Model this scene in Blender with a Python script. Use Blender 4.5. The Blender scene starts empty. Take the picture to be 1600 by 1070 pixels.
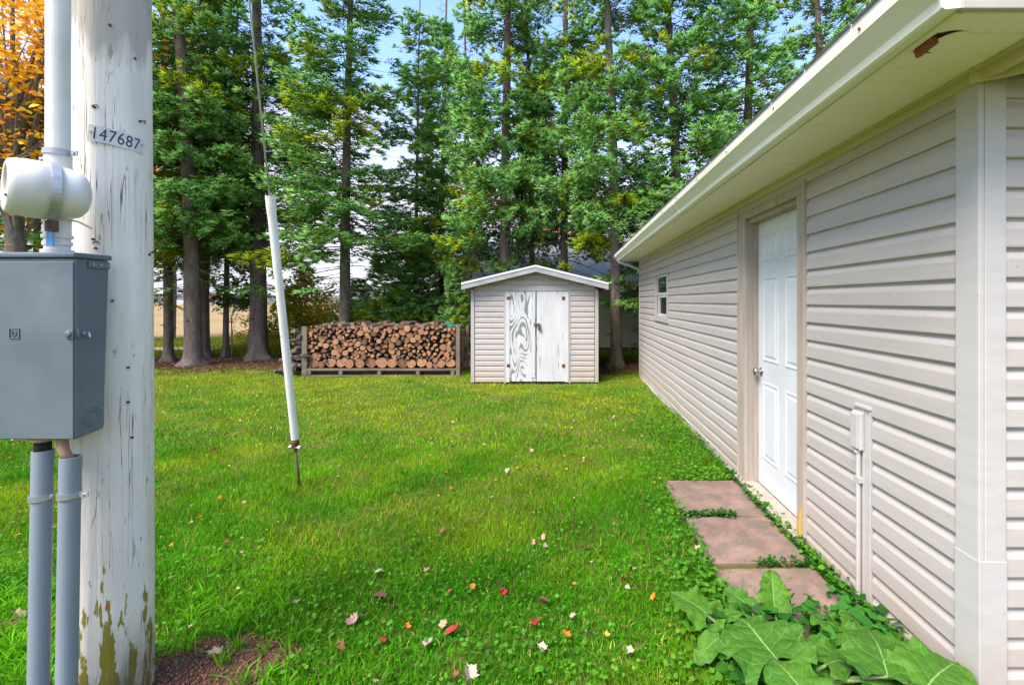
import bpy, bmesh, math, random
import numpy as np
from mathutils import Vector, Matrix, Euler, noise as mnoise

random.seed(7)
rng = np.random.default_rng(11)
sc = bpy.context.scene
COL = sc.collection
R = math.radians
F, VX, VY, H = 711.0, 885.0, 470.0, 1.48      # focal length in px, vanishing point, eye height


def at(px, py, Y):
    return Vector(((px - VX) / F * Y, Y, H - (py - VY) / F * Y))


def gnd(px, py):
    return at(px, py, F * H / (py - VY))


# ------------------------------------------------------------------ camera
cam = bpy.data.cameras.new('camera')
cam.lens = 16.0
cam.sensor_width = 36.0
cam.shift_x = -(VX - 800) / 1600
cam.shift_y = -(535 - VY) / 1600
cam.clip_start = 0.05
cam.clip_end = 3000
camo = bpy.data.objects.new('camera', cam)
COL.objects.link(camo)
camo.location = (0, 0, H)
camo.rotation_euler = (R(90), 0, 0)
sc.camera = camo

# ------------------------------------------------------------------ sky and light
SUN_EL, SUN_AZ = 54.0, 221.0     # azimuth measured clockwise from +Y
w = bpy.data.worlds.new('World')
sc.world = w
w.use_nodes = True
nt = w.node_tree
nt.nodes.clear()
out = nt.nodes.new('ShaderNodeOutputWorld')
bg = nt.nodes.new('ShaderNodeBackground')
bg.inputs['Strength'].default_value = 0.14
sky = nt.nodes.new('ShaderNodeTexSky')
sky.sky_type = 'NISHITA'
sky.sun_disc = False
sky.sun_elevation = R(SUN_EL)
sky.sun_rotation = R(SUN_AZ)
sky.air_density = 1.0
sky.dust_density = 0.6
sky.ozone_density = 3.0
tc = nt.nodes.new('ShaderNodeTexCoord')
sep = nt.nodes.new('ShaderNodeSeparateXYZ')
nt.links.new(tc.outputs['Generated'], sep.inputs[0])
mp = nt.nodes.new('ShaderNodeMapping')
mp.inputs['Scale'].default_value = (1.6, 1.6, 4.5)
nt.links.new(tc.outputs['Generated'], mp.inputs['Vector'])
nz = nt.nodes.new('ShaderNodeTexNoise')
nz.inputs['Scale'].default_value = 1.7
nz.inputs['Detail'].default_value = 7
nz.inputs['Roughness'].default_value = 0.55
nt.links.new(mp.outputs[0], nz.inputs['Vector'])
# thin cloud: thick towards the horizon, broken higher up
mr = nt.nodes.new('ShaderNodeMapRange')
mr.inputs['From Min'].default_value = 0.10
mr.inputs['From Max'].default_value = 0.58
mr.inputs['To Min'].default_value = 0.62
mr.inputs['To Max'].default_value = -0.38
nt.links.new(sep.outputs['Z'], mr.inputs['Value'])
ad = nt.nodes.new('ShaderNodeMath')
ad.operation = 'ADD'
nt.links.new(mr.outputs[0], ad.inputs[0])
nt.links.new(nz.outputs['Fac'], ad.inputs[1])
rmp = nt.nodes.new('ShaderNodeMapRange')
rmp.inputs['From Min'].default_value = 0.38
rmp.inputs['From Max'].default_value = 0.95
rmp.inputs['To Min'].default_value = 0.02
rmp.interpolation_type = 'SMOOTHSTEP'
nt.links.new(ad.outputs[0], rmp.inputs['Value'])
mx = nt.nodes.new('ShaderNodeMix')
mx.data_type = 'RGBA'
mx.inputs['B'].default_value = (2.3, 2.35, 2.6, 1)
nt.links.new(rmp.outputs[0], mx.inputs['Factor'])
nt.links.new(sky.outputs[0], mx.inputs['A'])
nt.links.new(mx.outputs['Result'], bg.inputs['Color'])
nt.links.new(bg.outputs[0], out.inputs[0])

sun = bpy.data.lights.new('sun', 'SUN')
sun.energy = 2.2
sun.angle = R(34)
sun.color = (1.0, 0.90, 0.76)
suno = bpy.data.objects.new('sun', sun)
COL.objects.link(suno)
a, e = R(SUN_AZ), R(SUN_EL)
sd = Vector((math.sin(a) * math.cos(e), math.cos(a) * math.cos(e), math.sin(e)))
suno.rotation_euler = sd.to_track_quat('Z', 'Y').to_euler()

sc.view_settings.view_transform = 'Standard'
sc.view_settings.look = 'None'
sc.view_settings.gamma = 1.0
sc.view_settings.exposure = 1.78
sc.view_settings.use_curve_mapping = False
sc.cycles.max_bounces = 6
sc.cycles.transparent_max_bounces = 6


# ------------------------------------------------------------------ materials
class NT:
    def __init__(s, name, rough=0.8, spec=0.3):
        s.m = bpy.data.materials.new(name)
        s.m.use_nodes = True
        s.t = s.m.node_tree
        s.b = s.t.nodes['Principled BSDF']
        s.b.inputs['Roughness'].default_value = rough
        s.b.inputs['Specular IOR Level'].default_value = spec
        s.tc = s.t.nodes.new('ShaderNodeTexCoord')

    def n(s, kind, **kw):
        x = s.t.nodes.new(kind)
        for k, v in kw.items():
            if k in x.inputs:
                x.inputs[k].default_value = v
            else:
                setattr(x, k, v)
        return x

    def l(s, a, b):
        s.t.links.new(a, b)

    def coord(s, scale=(1, 1, 1), kind='Object'):
        m = s.n('ShaderNodeMapping')
        m.inputs['Scale'].default_value = scale
        src = s.tc.outputs[kind] if kind in s.tc.outputs else s.n('ShaderNodeNewGeometry').outputs['Position']
        s.l(src, m.inputs['Vector'])
        return m.outputs[0]

    def noise(s, scale, stretch=(1, 1, 1), detail=5, rough=0.6, dist=0.0, kind='Object'):
        x = s.n('ShaderNodeTexNoise')
        x.inputs['Scale'].default_value = scale
        x.inputs['Detail'].default_value = detail
        x.inputs['Roughness'].default_value = rough
        x.inputs['Distortion'].default_value = dist
        s.l(s.coord(stretch, kind), x.inputs['Vector'])
        return x.outputs['Fac']

    def rng(s, v, a, b, c=0.0, d=1.0, smooth=False):
        x = s.n('ShaderNodeMapRange')
        x.inputs['From Min'].default_value = a
        x.inputs['From Max'].default_value = b
        x.inputs['To Min'].default_value = c
        x.inputs['To Max'].default_value = d
        if smooth:
            x.interpolation_type = 'SMOOTHSTEP'
        s.l(v, x.inputs['Value'])
        return x.outputs[0]

    def math(s, op, a, b=None):
        x = s.n('ShaderNodeMath')
        x.operation = op
        for i, v in enumerate((a, b)):
            if v is None:
                continue
            if isinstance(v, (int, float)):
                x.inputs[i].default_value = v
            else:
                s.l(v, x.inputs[i])
        return x.outputs[0]

    def mix(s, f, a, b, mode='MIX'):
        x = s.n('ShaderNodeMix')
        x.data_type = 'RGBA'
        x.blend_type = mode
        for k, v in (('Factor', f), ('A', a), ('B', b)):
            if isinstance(v, (int, float)):
                x.inputs[k].default_value = v
            elif isinstance(v, tuple):
                x.inputs[k].default_value = (*v, 1)
            else:
                s.l(v, x.inputs[k])
        return x.outputs['Result']

    def color(s, c):
        if isinstance(c, tuple):
            s.b.inputs['Base Color'].default_value = (*c, 1)
        else:
            s.l(c, s.b.inputs['Base Color'])

    def bump(s, h, strength=0.4, dist=0.01):
        x = s.n('ShaderNodeBump')
        x.inputs['Strength'].default_value = strength
        x.inputs['Distance'].default_value = dist
        s.l(h, x.inputs['Height'])
        s.l(x.outputs[0], s.b.inputs['Normal'])

    def pos(s):
        g = s.n('ShaderNodeNewGeometry')
        x = s.n('ShaderNodeSeparateXYZ')
        s.l(g.outputs['Position'], x.inputs[0])
        return x.outputs


def pmat(name, c1, c2, scale=5, stretch=(1, 1, 1), lo=0.35, hi=0.65, rough=0.8, spec=0.3, bump=0.0,
         bscale=None, bdist=0.005, kind='Object', detail=5, metal=0.0):
    s = NT(name, rough, spec)
    f = s.rng(s.noise(scale, stretch, detail, kind=kind), lo, hi)
    s.color(s.mix(f, c1, c2))
    if bump:
        s.bump(s.noise(bscale or scale * 3, stretch, 6, kind=kind), bump, bdist)
    s.b.inputs['Metallic'].default_value = metal
    return s.m


M = {}
WORLD = 'World'     # not a TexCoord output: coord() falls back to world position


def weathered_vinyl(name, base, dirt, stain_lo=0.0):
    s = NT(name, 0.55, 0.35)
    p = s.pos()
    big = s.rng(s.noise(1.3, (1, 1, 1), 4, kind=WORLD), 0.35, 0.7)
    fine = s.rng(s.noise(30, (0.3, 0.06, 1), 5, kind=WORLD), 0.3, 0.7, 0.93, 1.04)
    c = s.mix(s.math('MULTIPLY', big, 0.35), base, dirt)
    # splashed soil on the lowest courses
    low = s.rng(p['Z'], 0.03, 0.50, 0.85, 0.0, True)
    low = s.math('MULTIPLY', low, s.rng(s.noise(4, (1, 1, 2), 5, kind=WORLD), 0.25, 0.75))
    c = s.mix(low, c, (0.42, 0.31, 0.23))
    g = s.n('ShaderNodeCombineXYZ')
    for k in range(3):
        s.l(fine, g.inputs[k])
    c = s.mix(1.0, c, g.outputs[0], 'MULTIPLY')
    specks = s.rng(s.noise(55, (1, 1, 1), 2, kind=WORLD), 0.735, 0.76, 0, 0.6)
    c = s.mix(specks, c, (0.12, 0.1, 0.08))
    s.color(c)
    s.bump(s.noise(60, (1, 0.15, 1), 4, kind=WORLD), 0.08, 0.002)
    return s.m


M['siding'] = weathered_vinyl('vinyl_siding', (0.475, 0.428, 0.400), (0.405, 0.36, 0.325))
M['siding_shed'] = weathered_vinyl('vinyl_siding_shed', (0.43, 0.385, 0.37), (0.37, 0.33, 0.31))
M['siding_far'] = pmat('vinyl_siding_far', (0.62, 0.55, 0.42), (0.54, 0.50, 0.28), 1.2, kind=WORLD)
M['post'] = weathered_vinyl('vinyl_corner', (0.50, 0.475, 0.465), (0.45, 0.42, 0.395))


M['barge'] = pmat('grey_barge_board', (0.36, 0.36, 0.365), (0.26, 0.26, 0.265), 9, (0.4, 1, 1), rough=0.8)


def algae(name, base, green, amt=0.8, stretch=(3, 0.5, 1), spots=True):
    s = NT(name, 0.5, 0.35)
    f = s.rng(s.noise(2.2, stretch, 6, 0.65, kind=WORLD), 0.30, 0.68, 0, amt)
    c = s.mix(f, base, green)
    if spots:
        d = s.rng(s.noise(38, (1, 1, 1), 2, kind=WORLD), 0.74, 0.77, 0, 0.7)
        c = s.mix(d, c, (0.10, 0.07, 0.04))
    f2 = s.rng(s.noise(9, (6, 0.6, 1), 5, kind=WORLD), 0.58, 0.85, 0, 0.35)
    c = s.mix(f2, c, (0.42, 0.38, 0.20))
    s.color(c)
    s.bump(s.noise(40, (1, 1, 1), 3, kind=WORLD), 0.05, 0.002)
    return s.m


M['soffit'] = algae('soffit_vinyl', (0.93, 0.84, 0.74), (0.88, 0.77, 0.52), 0.6)
M['gutter'] = algae('gutter_metal', (0.88, 0.86, 0.80), (0.74, 0.70, 0.44), 0.7)
M['frieze'] = algae('frieze_vinyl', (0.62, 0.54, 0.36), (0.46, 0.41, 0.13), 0.8, (1, 0.4, 1))
M['white'] = pmat('white_paint', (0.70, 0.71, 0.72), (0.63, 0.64, 0.65), 3, rough=0.45, bump=0.05, bscale=80, bdist=0.002)
M['offwhite'] = pmat('white_trim', (0.60, 0.60, 0.595), (0.48, 0.475, 0.46), 6, rough=0.6, bump=0.1, bscale=40, bdist=0.002)
M['casing'] = pmat('weathered_casing', (0.47, 0.40, 0.345), (0.33, 0.27, 0.22), 14, (1, 1, 0.12), 0.3, 0.72, rough=0.75, bump=0.3, bscale=30, kind=WORLD)
M['rot'] = pmat('bare_rotten_wood', (0.75, 0.42, 0.06), (0.30, 0.16, 0.04), 25, (1, 1, 0.2), rough=0.9, bump=0.5)
M['steel'] = pmat('satin_nickel', (0.55, 0.52, 0.48), (0.42, 0.40, 0.37), 10, rough=0.28, spec=0.5, metal=1.0)
M['galv'] = pmat('galvanised_steel', (0.52, 0.54, 0.57), (0.36, 0.38, 0.40), 18, rough=0.45, spec=0.5, metal=0.7)
M['rust'] = pmat('rusted_iron', (0.22, 0.07, 0.03), (0.09, 0.035, 0.02), 30, rough=0.85, bump=0.4, bscale=60)
M['rustrod'] = pmat('dull_rod', (0.14, 0.10, 0.08), (0.08, 0.05, 0.035), 30, rough=0.7, bump=0.4, bscale=60)
M['black'] = pmat('dark_gap', (0.015, 0.013, 0.012), (0.025, 0.022, 0.02), 5, rough=0.95)
M['roof'] = pmat('asphalt_shingle', (0.12, 0.125, 0.13), (0.20, 0.205, 0.215), 12, rough=0.95, bump=0.4, bscale=60)
M['roof_far'] = pmat('far_asphalt_shingle', (0.30, 0.30, 0.295), (0.38, 0.38, 0.37), 5, rough=0.95, bump=0.2, bscale=40)
M['terra'] = pmat('terracotta_board', (0.33, 0.11, 0.05), (0.24, 0.08, 0.04), 9, rough=0.8)
M['boxgrey'] = pmat('grey_enamel', (0.128, 0.160, 0.185), (0.095, 0.122, 0.145), 4, rough=0.42, spec=0.45, bump=0.04, bscale=90, bdist=0.001)
M['conduit'] = pmat('grey_pvc', (0.25, 0.285, 0.335), (0.215, 0.245, 0.29), 5, (1, 1, 0.3), rough=0.5)
M['pvcwhite'] = pmat('white_pvc', (0.72, 0.70, 0.67), (0.58, 0.565, 0.53), 5, rough=0.4, spec=0.4)
M['copper'] = pmat('tan_cable', (0.42, 0.25, 0.17), (0.3, 0.18, 0.12), 8, rough=0.6)
M['blue'] = pmat('blue_label', (0.12, 0.32, 0.62), (0.10, 0.26, 0.55), 8, rough=0.5)
M['mesh_green'] = pmat('green_netting', (0.04, 0.16, 0.10), (0.03, 0.10, 0.07), 8, rough=0.7)
M['raw'] = pmat('grey_lumber', (0.20, 0.155, 0.12), (0.115, 0.09, 0.07), 10, (0.3, 1, 1), rough=0.85, bump=0.4, bscale=30, kind=WORLD)
M['rawdark'] = pmat('dark_lumber', (0.12, 0.09, 0.07), (0.07, 0.055, 0.045), 10, rough=0.9)


def mat_guard():
    s = NT('white_guard_plastic', 0.45, 0.4)
    c = s.mix(s.rng(s.noise(8, (1, 1, 0.4), 5), 0.4, 0.8), (0.80, 0.77, 0.75), (0.64, 0.62, 0.61))
    v = s.n('ShaderNodeTexVoronoi')
    v.inputs['Scale'].default_value = 9
    s.l(s.coord((1.4, 1.4, 1.0)), v.inputs['Vector'])
    f = s.math('LESS_THAN', v.outputs['Distance'], s.rng(s.noise(4), 0.45, 0.75, 0.0, 0.16))
    c = s.mix(f, c, (0.02, 0.018, 0.02))
    s.color(c)
    return s.m


M['guard'] = mat_guard()


def mat_pole():
    s = NT('painted_pole_wood', 0.85, 0.2)
    p = s.pos()
    base = s.mix(s.rng(s.noise(7, (1, 1, 0.25), 6), 0.3, 0.7), (0.86, 0.80, 0.745), (0.66, 0.605, 0.555))
    # bare weathered wood where the paint stops, high up
    hi = s.math('ADD', p['Z'], s.rng(s.noise(12, (1, 1, 0.2), 4), 0.2, 0.8, -0.12, 0.12))
    base = s.mix(s.rng(hi, 2.38, 2.46), base, (0.44, 0.41, 0.37))
    # long drying cracks with the grain
    cr = s.noise(48, (1, 1, 0.022), 3, 0.5, 0.5)
    cr = s.math('ABSOLUTE', s.math('SUBTRACT', cr, 0.5))
    crack = s.math('MULTIPLY', s.rng(cr, 0.002, 0.010, .9, 0), s.rng(s.noise(4.5, (1, 1, 0.5), 4), 0.46, 0.60))
    base = s.mix(crack, base, (0.10, 0.085, 0.07))
    fl = s.rng(s.noise(45, (1, 1, 0.22), 5, 0.7), 0.64, 0.67, 0, 0.75)
    base = s.mix(fl, base, (0.30, 0.28, 0.25))
    # olive bare patches and moss, denser to the foot
    amt = s.rng(p['Z'], 0.05, 1.0, 0.18, -0.03)
    mo = s.math('ADD', s.noise(24, (1, 1, 0.22), 6, 0.62), amt)
    mo = s.rng(mo, 0.68, 0.71)
    base = s.mix(mo, base, (0.25, 0.22, 0.03))
    foot = s.math('MULTIPLY', s.rng(p['Z'], 0.0, 0.36, 1.0, 0.0, True), s.rng(s.noise(9, (1, 1, 0.4), 5), 0.2, 0.6))
    base = s.mix(foot, base, (0.13, 0.095, 0.035))
    # rust runs below old nails
    ru = s.rng(s.noise(13, (1, 1, 0.55), 2), 0.765, 0.775)
    base = s.mix(ru, base, (0.45, 0.13, 0.02))
    s.color(base)
    h = s.math('SUBTRACT', s.noise(40, (1, 1, 0.1), 5), s.math('MULTIPLY', crack, 1.5))
    s.bump(h, 0.6, 0.006)
    return s.m


M['pole'] = mat_pole()


def mat_bark(name='spruce_bark', a=(0.105, 0.078, 0.062), b=(0.215, 0.175, 0.145)):
    s = NT(name, 0.95, 0.1)
    f = s.noise(9, (1, 1, 0.35), 6, 0.7)
    c = s.mix(s.rng(f, 0.32, 0.68), a, b)
    li = s.rng(s.noise(5, (1, 1, 0.6), 5), 0.60, 0.7, 0, 0.45)
    c = s.mix(li, c, (0.22, 0.22, 0.16))
    s.color(c)
    s.bump(s.noise(22, (1, 1, 0.4), 6, 0.75), 0.9, 0.03)
    return s.m


M['bark'] = mat_bark()
M['maplebark'] = mat_bark('maple_bark', (0.13, 0.11, 0.095), (0.28, 0.25, 0.22))


def mat_attr(name, rough=0.6, spec=0.25, trans=0.25, gain=1.0):
    """foliage coloured leaf by leaf from a point attribute, letting some light through"""
    s = NT(name, rough, spec)
    at_ = s.n('ShaderNodeAttribute')
    at_.attribute_name = 'tint'
    s.color(at_.outputs['Color'])
    if trans:
        tr = s.n('ShaderNodeBsdfTranslucent')
        s.l(at_.outputs['Color'], tr.inputs['Color'])
        mxs = s.n('ShaderNodeMixShader')
        mxs.inputs[0].default_value = trans
        s.l(s.b.outputs[0], mxs.inputs[1])
        s.l(tr.outputs[0], mxs.inputs[2])
        o = [x for x in s.t.nodes if x.type == 'OUTPUT_MATERIAL'][0]
        s.l(mxs.outputs[0], o.inputs[0])
    return s.m


M['needles'] = mat_attr('spruce_needles', 0.7, 0.12, 0.22)
M['grass'] = mat_attr('grass_blades', 0.7, 0.1, 0.35)
M['leaf'] = mat_attr('broad_leaf', 0.6, 0.2, 0.45)
M['dryleaf'] = mat_attr('dry_leaf', 0.7, 0.2, 0.15)


def mat_soil():
    s = NT('ground_soil', 0.95, 0.1)
    p = s.pos()
    n1 = s.rng(s.noise(6, (1, 1, 1), 8, 0.7, kind=WORLD), 0.3, 0.7)
    soil = s.mix(n1, (0.25, 0.125, 0.075), (0.11, 0.055, 0.034))
    grassy = s.mix(s.rng(s.noise(3, (1, 1, 1), 6, kind=WORLD), 0.35, 0.65), (0.05, 0.125, 0.010), (0.13, 0.15, 0.018))
    # thin turf over soil in the yard, needle litter under the spruces, stubble field beyond
    c = s.mix(s.rng(s.noise(14, (1, 1, 1), 6, kind=WORLD), 0.42, 0.75, 0, 0.8), grassy, soil)
    at_ = s.n('ShaderNodeAttribute')
    at_.attribute_name = 'bare'
    c = s.mix(at_.outputs['Fac'], c, soil)
    yb = s.math('ADD', p['Y'], s.rng(s.noise(0.8, (1, 1, 1), 4, kind=WORLD), 0.2, 0.8, -0.9, 0.9))
    litter = s.mix(n1, (0.115, 0.062, 0.034), (0.065, 0.035, 0.02))
    c = s.mix(s.rng(yb, 9.1, 9.9), c, litter)
    verge = s.mix(n1, (0.17, 0.20, 0.02), (0.10, 0.15, 0.015))
    c = s.mix(s.rng(yb, 11.9, 12.6), c, verge)
    field = s.mix(s.rng(s.noise(0.12, (1, 0.3, 1), 5, kind=WORLD), 0.3, 0.7), (0.34, 0.235, 0.12), (0.25, 0.18, 0.08))
    c = s.mix(s.rng(yb, 17.0, 20.0), c, field)
    s.color(c)
    s.bump(s.noise(20, (1, 1, 1), 8, 0.75, kind=WORLD), 0.8, 0.03)
    return s.m


M['soil'] = mat_soil()
M['gravel'] = pmat('pinkish_gravel', (0.38, 0.28, 0.25), (0.25, 0.18, 0.16), 14, rough=0.95, bump=0.5, kind=WORLD)
M['forest'] = pmat('far_trees', (0.09, 0.11, 0.10), (0.16, 0.16, 0.13), 0.05, rough=1.0, kind=WORLD)


def mat_slab():
    s = NT('red_concrete_slab', 0.9, 0.2)
    g = s.n('ShaderNodeObjectInfo')
    a = s.rng(s.noise(5, (1, 1, 1), 7, 0.7, kind=WORLD), 0.3, 0.7)
    c = s.mix(a, (0.31, 0.205, 0.175), (0.17, 0.112, 0.09))
    d = s.rng(s.noise(4.6, (1, 1, 1), 8, 0.75, kind=WORLD), 0.46, 0.60, 0, 0.85)
    c = s.mix(d, c, (0.15, 0.125, 0.095))
    cl = s.rng(s.noise(5.5, (1, 1, 1), 6, 0.7, 1.5, kind=WORLD), 0.60, 0.66, 0, 0.5)
    c = s.mix(cl, c, (0.13, 0.10, 0.07))
    e_ = s.rng(s.noise(90, (1, 1, 1), 2, kind=WORLD), 0.62, 0.7, 0, 0.6)
    c = s.mix(e_, c, (0.36, 0.26, 0.22))
    s.color(c)
    s.bump(s.noise(120, (1, 1, 1), 4, kind=WORLD), 0.5, 0.003)
    return s.m


M['slab'] = mat_slab()


def mat_peeled():
    """white painted plywood with the paint gone along the flat-sawn grain figure"""
    s = NT('peeled_plywood', 0.75, 0.2)
    m = s.coord((1, 1, 0.27))
    nz_ = s.n('ShaderNodeTexNoise')
    nz_.inputs['Scale'].default_value = 5.2
    nz_.inputs['Detail'].default_value = 0.8
    nz_.inputs['Roughness'].default_value = 0.4
    s.l(m, nz_.inputs['Vector'])
    k = s.math('FRACT', s.math('MULTIPLY', nz_.outputs['Fac'], 11.0))
    ring = s.math('ABSOLUTE', s.math('SUBTRACT', k, 0.5))
    wid = s.math('ADD', s.rng(s.noise(3.1, (1, 1, 0.6), 4), 0.34, 0.58, -0.04, 0.34), s.rng(s.noise(26, (1, 1, 0.3), 4), 0.2, 0.8, -0.07, 0.07))
    line = s.rng(s.math('SUBTRACT', wid, ring), 0.0, 0.04)
    white = s.mix(s.rng(s.noise(12, (1, 1, 0.2), 5), 0.3, 0.7), (0.58, 0.58, 0.59), (0.47, 0.47, 0.48))
    c = s.mix(s.math('MULTIPLY', line, 0.9), white, (0.17, 0.17, 0.175))
    s.color(c)
    s.bump(line, -0.3, 0.003)
    return s.m


def mat_paintboard():
    s = NT('painted_plywood', 0.75, 0.2)
    white = s.mix(s.rng(s.noise(9, (1, 1, 0.2), 5), 0.3, 0.7), (0.58, 0.58, 0.59), (0.48, 0.48, 0.49))
    f = s.rng(s.noise(22, (1, 1, 0.12), 4, 0.6), 0.62, 0.66, 0, 0.8)
    c = s.mix(f, white, (0.22, 0.22, 0.22))
    s.color(c)
    s.bump(s.noise(30, (1, 1, 0.12), 4), 0.2, 0.003)
    return s.m


M['peeled'] = mat_peeled()
M['painted'] = mat_paintboard()


def mat_glass():
    s = NT('window_glass', 0.04, 0.6)
    s.color((0.03, 0.04, 0.035))
    s.b.inputs['Alpha'].default_value = 0.75
    return s.m


M['glass'] = mat_glass()


def mat_logend():
    s = NT('sawn_log_end', 0.85, 0.15)
    oi = s.n('ShaderNodeObjectInfo')
    sp = s.n('ShaderNodeSeparateXYZ')
    s.l(s.tc.outputs['Object'], sp.inputs[0])
    r = s.math('SQRT', s.math('ADD', s.math('POWER', sp.outputs['X'], 2.0), s.math('POWER', sp.outputs['Z'], 2.0)))
    wob = s.rng(s.noise(12, (1, 1, 1), 3), 0, 1, -0.012, 0.012)
    rings = s.math('SINE', s.math('MULTIPLY', s.math('ADD', r, wob), 520.0))
    t1 = s.mix(oi.outputs['Random'], (0.47, 0.245, 0.13), (0.21, 0.09, 0.055))
    rr = s.rng(oi.outputs['Random'], 0.72, 0.86)
    t1 = s.mix(rr, t1, (0.075, 0.05, 0.04))
    c = s.mix(s.rng(rings, -1, 1, 0, 0.22), t1, (0.18, 0.09, 0.045))
    heart = s.rng(r, 0.0, 0.045, 0.45, 0.0)
    c = s.mix(heart, c, (0.36, 0.17, 0.08))
    ck = s.rng(s.noise(16, (1, 1, 1), 3, 0.5, 2.5), 0.60, 0.63, 0, 0.6)
    c = s.mix(ck, c, (0.09, 0.05, 0.03))
    s.color(c)
    s.bump(rings, 0.1, 0.002)
    return s.m


M['logend'] = mat_logend()
M['logbark'] = pmat('log_bark', (0.075, 0.05, 0.04), (0.16, 0.125, 0.105), 22, (1, 0.35, 1), rough=0.95, bump=0.8, bscale=30, bdist=0.01)
M['splitwood'] = pmat('split_wood', (0.30, 0.19, 0.12), (0.17, 0.12, 0.095), 16, (1, 0.15, 1), rough=0.9, bump=0.5, bscale=40)
M['greywood'] = pmat('weathered_split_wood', (0.065, 0.05, 0.042), (0.15, 0.12, 0.10), 16, (1, 0.2, 1), rough=0.95, bump=0.6, bscale=40)


def mat_burdock():
    s = NT('burdock_leaf', 0.55, 0.22)
    uv = s.n('ShaderNodeUVMap')
    sp = s.n('ShaderNodeSeparateXYZ')
    s.l(uv.outputs[0], sp.inputs[0])
    v = s.math('ABSOLUTE', s.math('SUBTRACT', s.math('MULTIPLY', sp.outputs['Y'], 2.0), 1.0))
    u = sp.outputs['X']
    k = s.math('FRACT', s.math('MULTIPLY', s.math('ADD', s.math('SUBTRACT', u, s.math('MULTIPLY', v, 0.42)), 1.0), 6.0))
    k = s.math('ABSOLUTE', s.math('SUBTRACT', k, 0.5))
    side = s.rng(k, 0.468, 0.492, 0, 0.65)
    mid = s.rng(v, 0.012, 0.03, 1, 0)
    net = s.n('ShaderNodeTexVoronoi')
    net.feature = 'DISTANCE_TO_EDGE'
    net.inputs['Scale'].default_value = 24
    s.l(s.coord((1, 1, 1)), net.inputs['Vector'])
    nl = s.rng(net.outputs['Distance'], 0.0, 0.06, 0.3, 0.0)
    g = s.mix(s.rng(s.noise(7, (1, 1, 1), 5), 0.3, 0.7), (0.040, 0.145, 0.012), (0.115, 0.260, 0.014))
    oi = s.n('ShaderNodeObjectInfo')
    g = s.mix(s.math('MULTIPLY', oi.outputs['Random'], 0.55), g, (0.028, 0.110, 0.012))
    c = s.mix(nl, g, (0.12, 0.27, 0.05))
    c = s.mix(s.math('MAXIMUM', side, mid), c, (0.24, 0.40, 0.12))
    hole = s.rng(s.noise(28, (1, 1, 1), 2), 0.72, 0.73, 0, 1)
    c = s.mix(hole, c, (0.05, 0.035, 0.015))
    s.color(c)
    hh = s.math('ADD', s.math('MULTIPLY', s.math('MAXIMUM', side, mid), -1.0), s.rng(net.outputs['Distance'], 0, 0.3))
    s.bump(hh, 0.5, 0.006)
    tr = s.n('ShaderNodeBsdfTranslucent')
    s.l(c, tr.inputs['Color'])
    mxs = s.n('ShaderNodeMixShader')
    mxs.inputs[0].default_value = 0.2
    s.l(s.b.outputs[0], mxs.inputs[1])
    s.l(tr.outputs[0], mxs.inputs[2])
    o = [x for x in s.t.nodes if x.type == 'OUTPUT_MATERIAL'][0]
    s.l(mxs.outputs[0], o.inputs[0])
    return s.m


M['burdock'] = mat_burdock()
M['stalk'] = pmat('leaf_stalk', (0.12, 0.24, 0.05), (0.20, 0.20, 0.08), 10, rough=0.6)
M['ink'] = pmat('black_print', (0.03, 0.03, 0.035), (0.05, 0.05, 0.055), 20, rough=0.6)
M['plate'] = pmat('number_plate_metal', (0.66, 0.67, 0.68), (0.52, 0.53, 0.54), 20, rough=0.45, spec=0.5)


# ------------------------------------------------------------------ object helpers
def link(o, parent=None):
    COL.objects.link(o)
    if parent is not None:
        o.parent = parent
    return o


def tag(o, label=None, cat=None, group=None, kind=None):
    if label:
        o['label'] = label
    if cat:
        o['category'] = cat
    if group:
        o['group'] = group
    if kind:
        o['kind'] = kind
    return o


def thing(name, label, cat, loc=(0, 0, 0), rz=0.0, group=None):
    o = bpy.data.objects.new(name, None)
    o.empty_display_size = 0.1
    o.location = loc
    o.rotation_euler = (0, 0, rz)
    link(o)
    return tag(o, label, cat, group)


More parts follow.
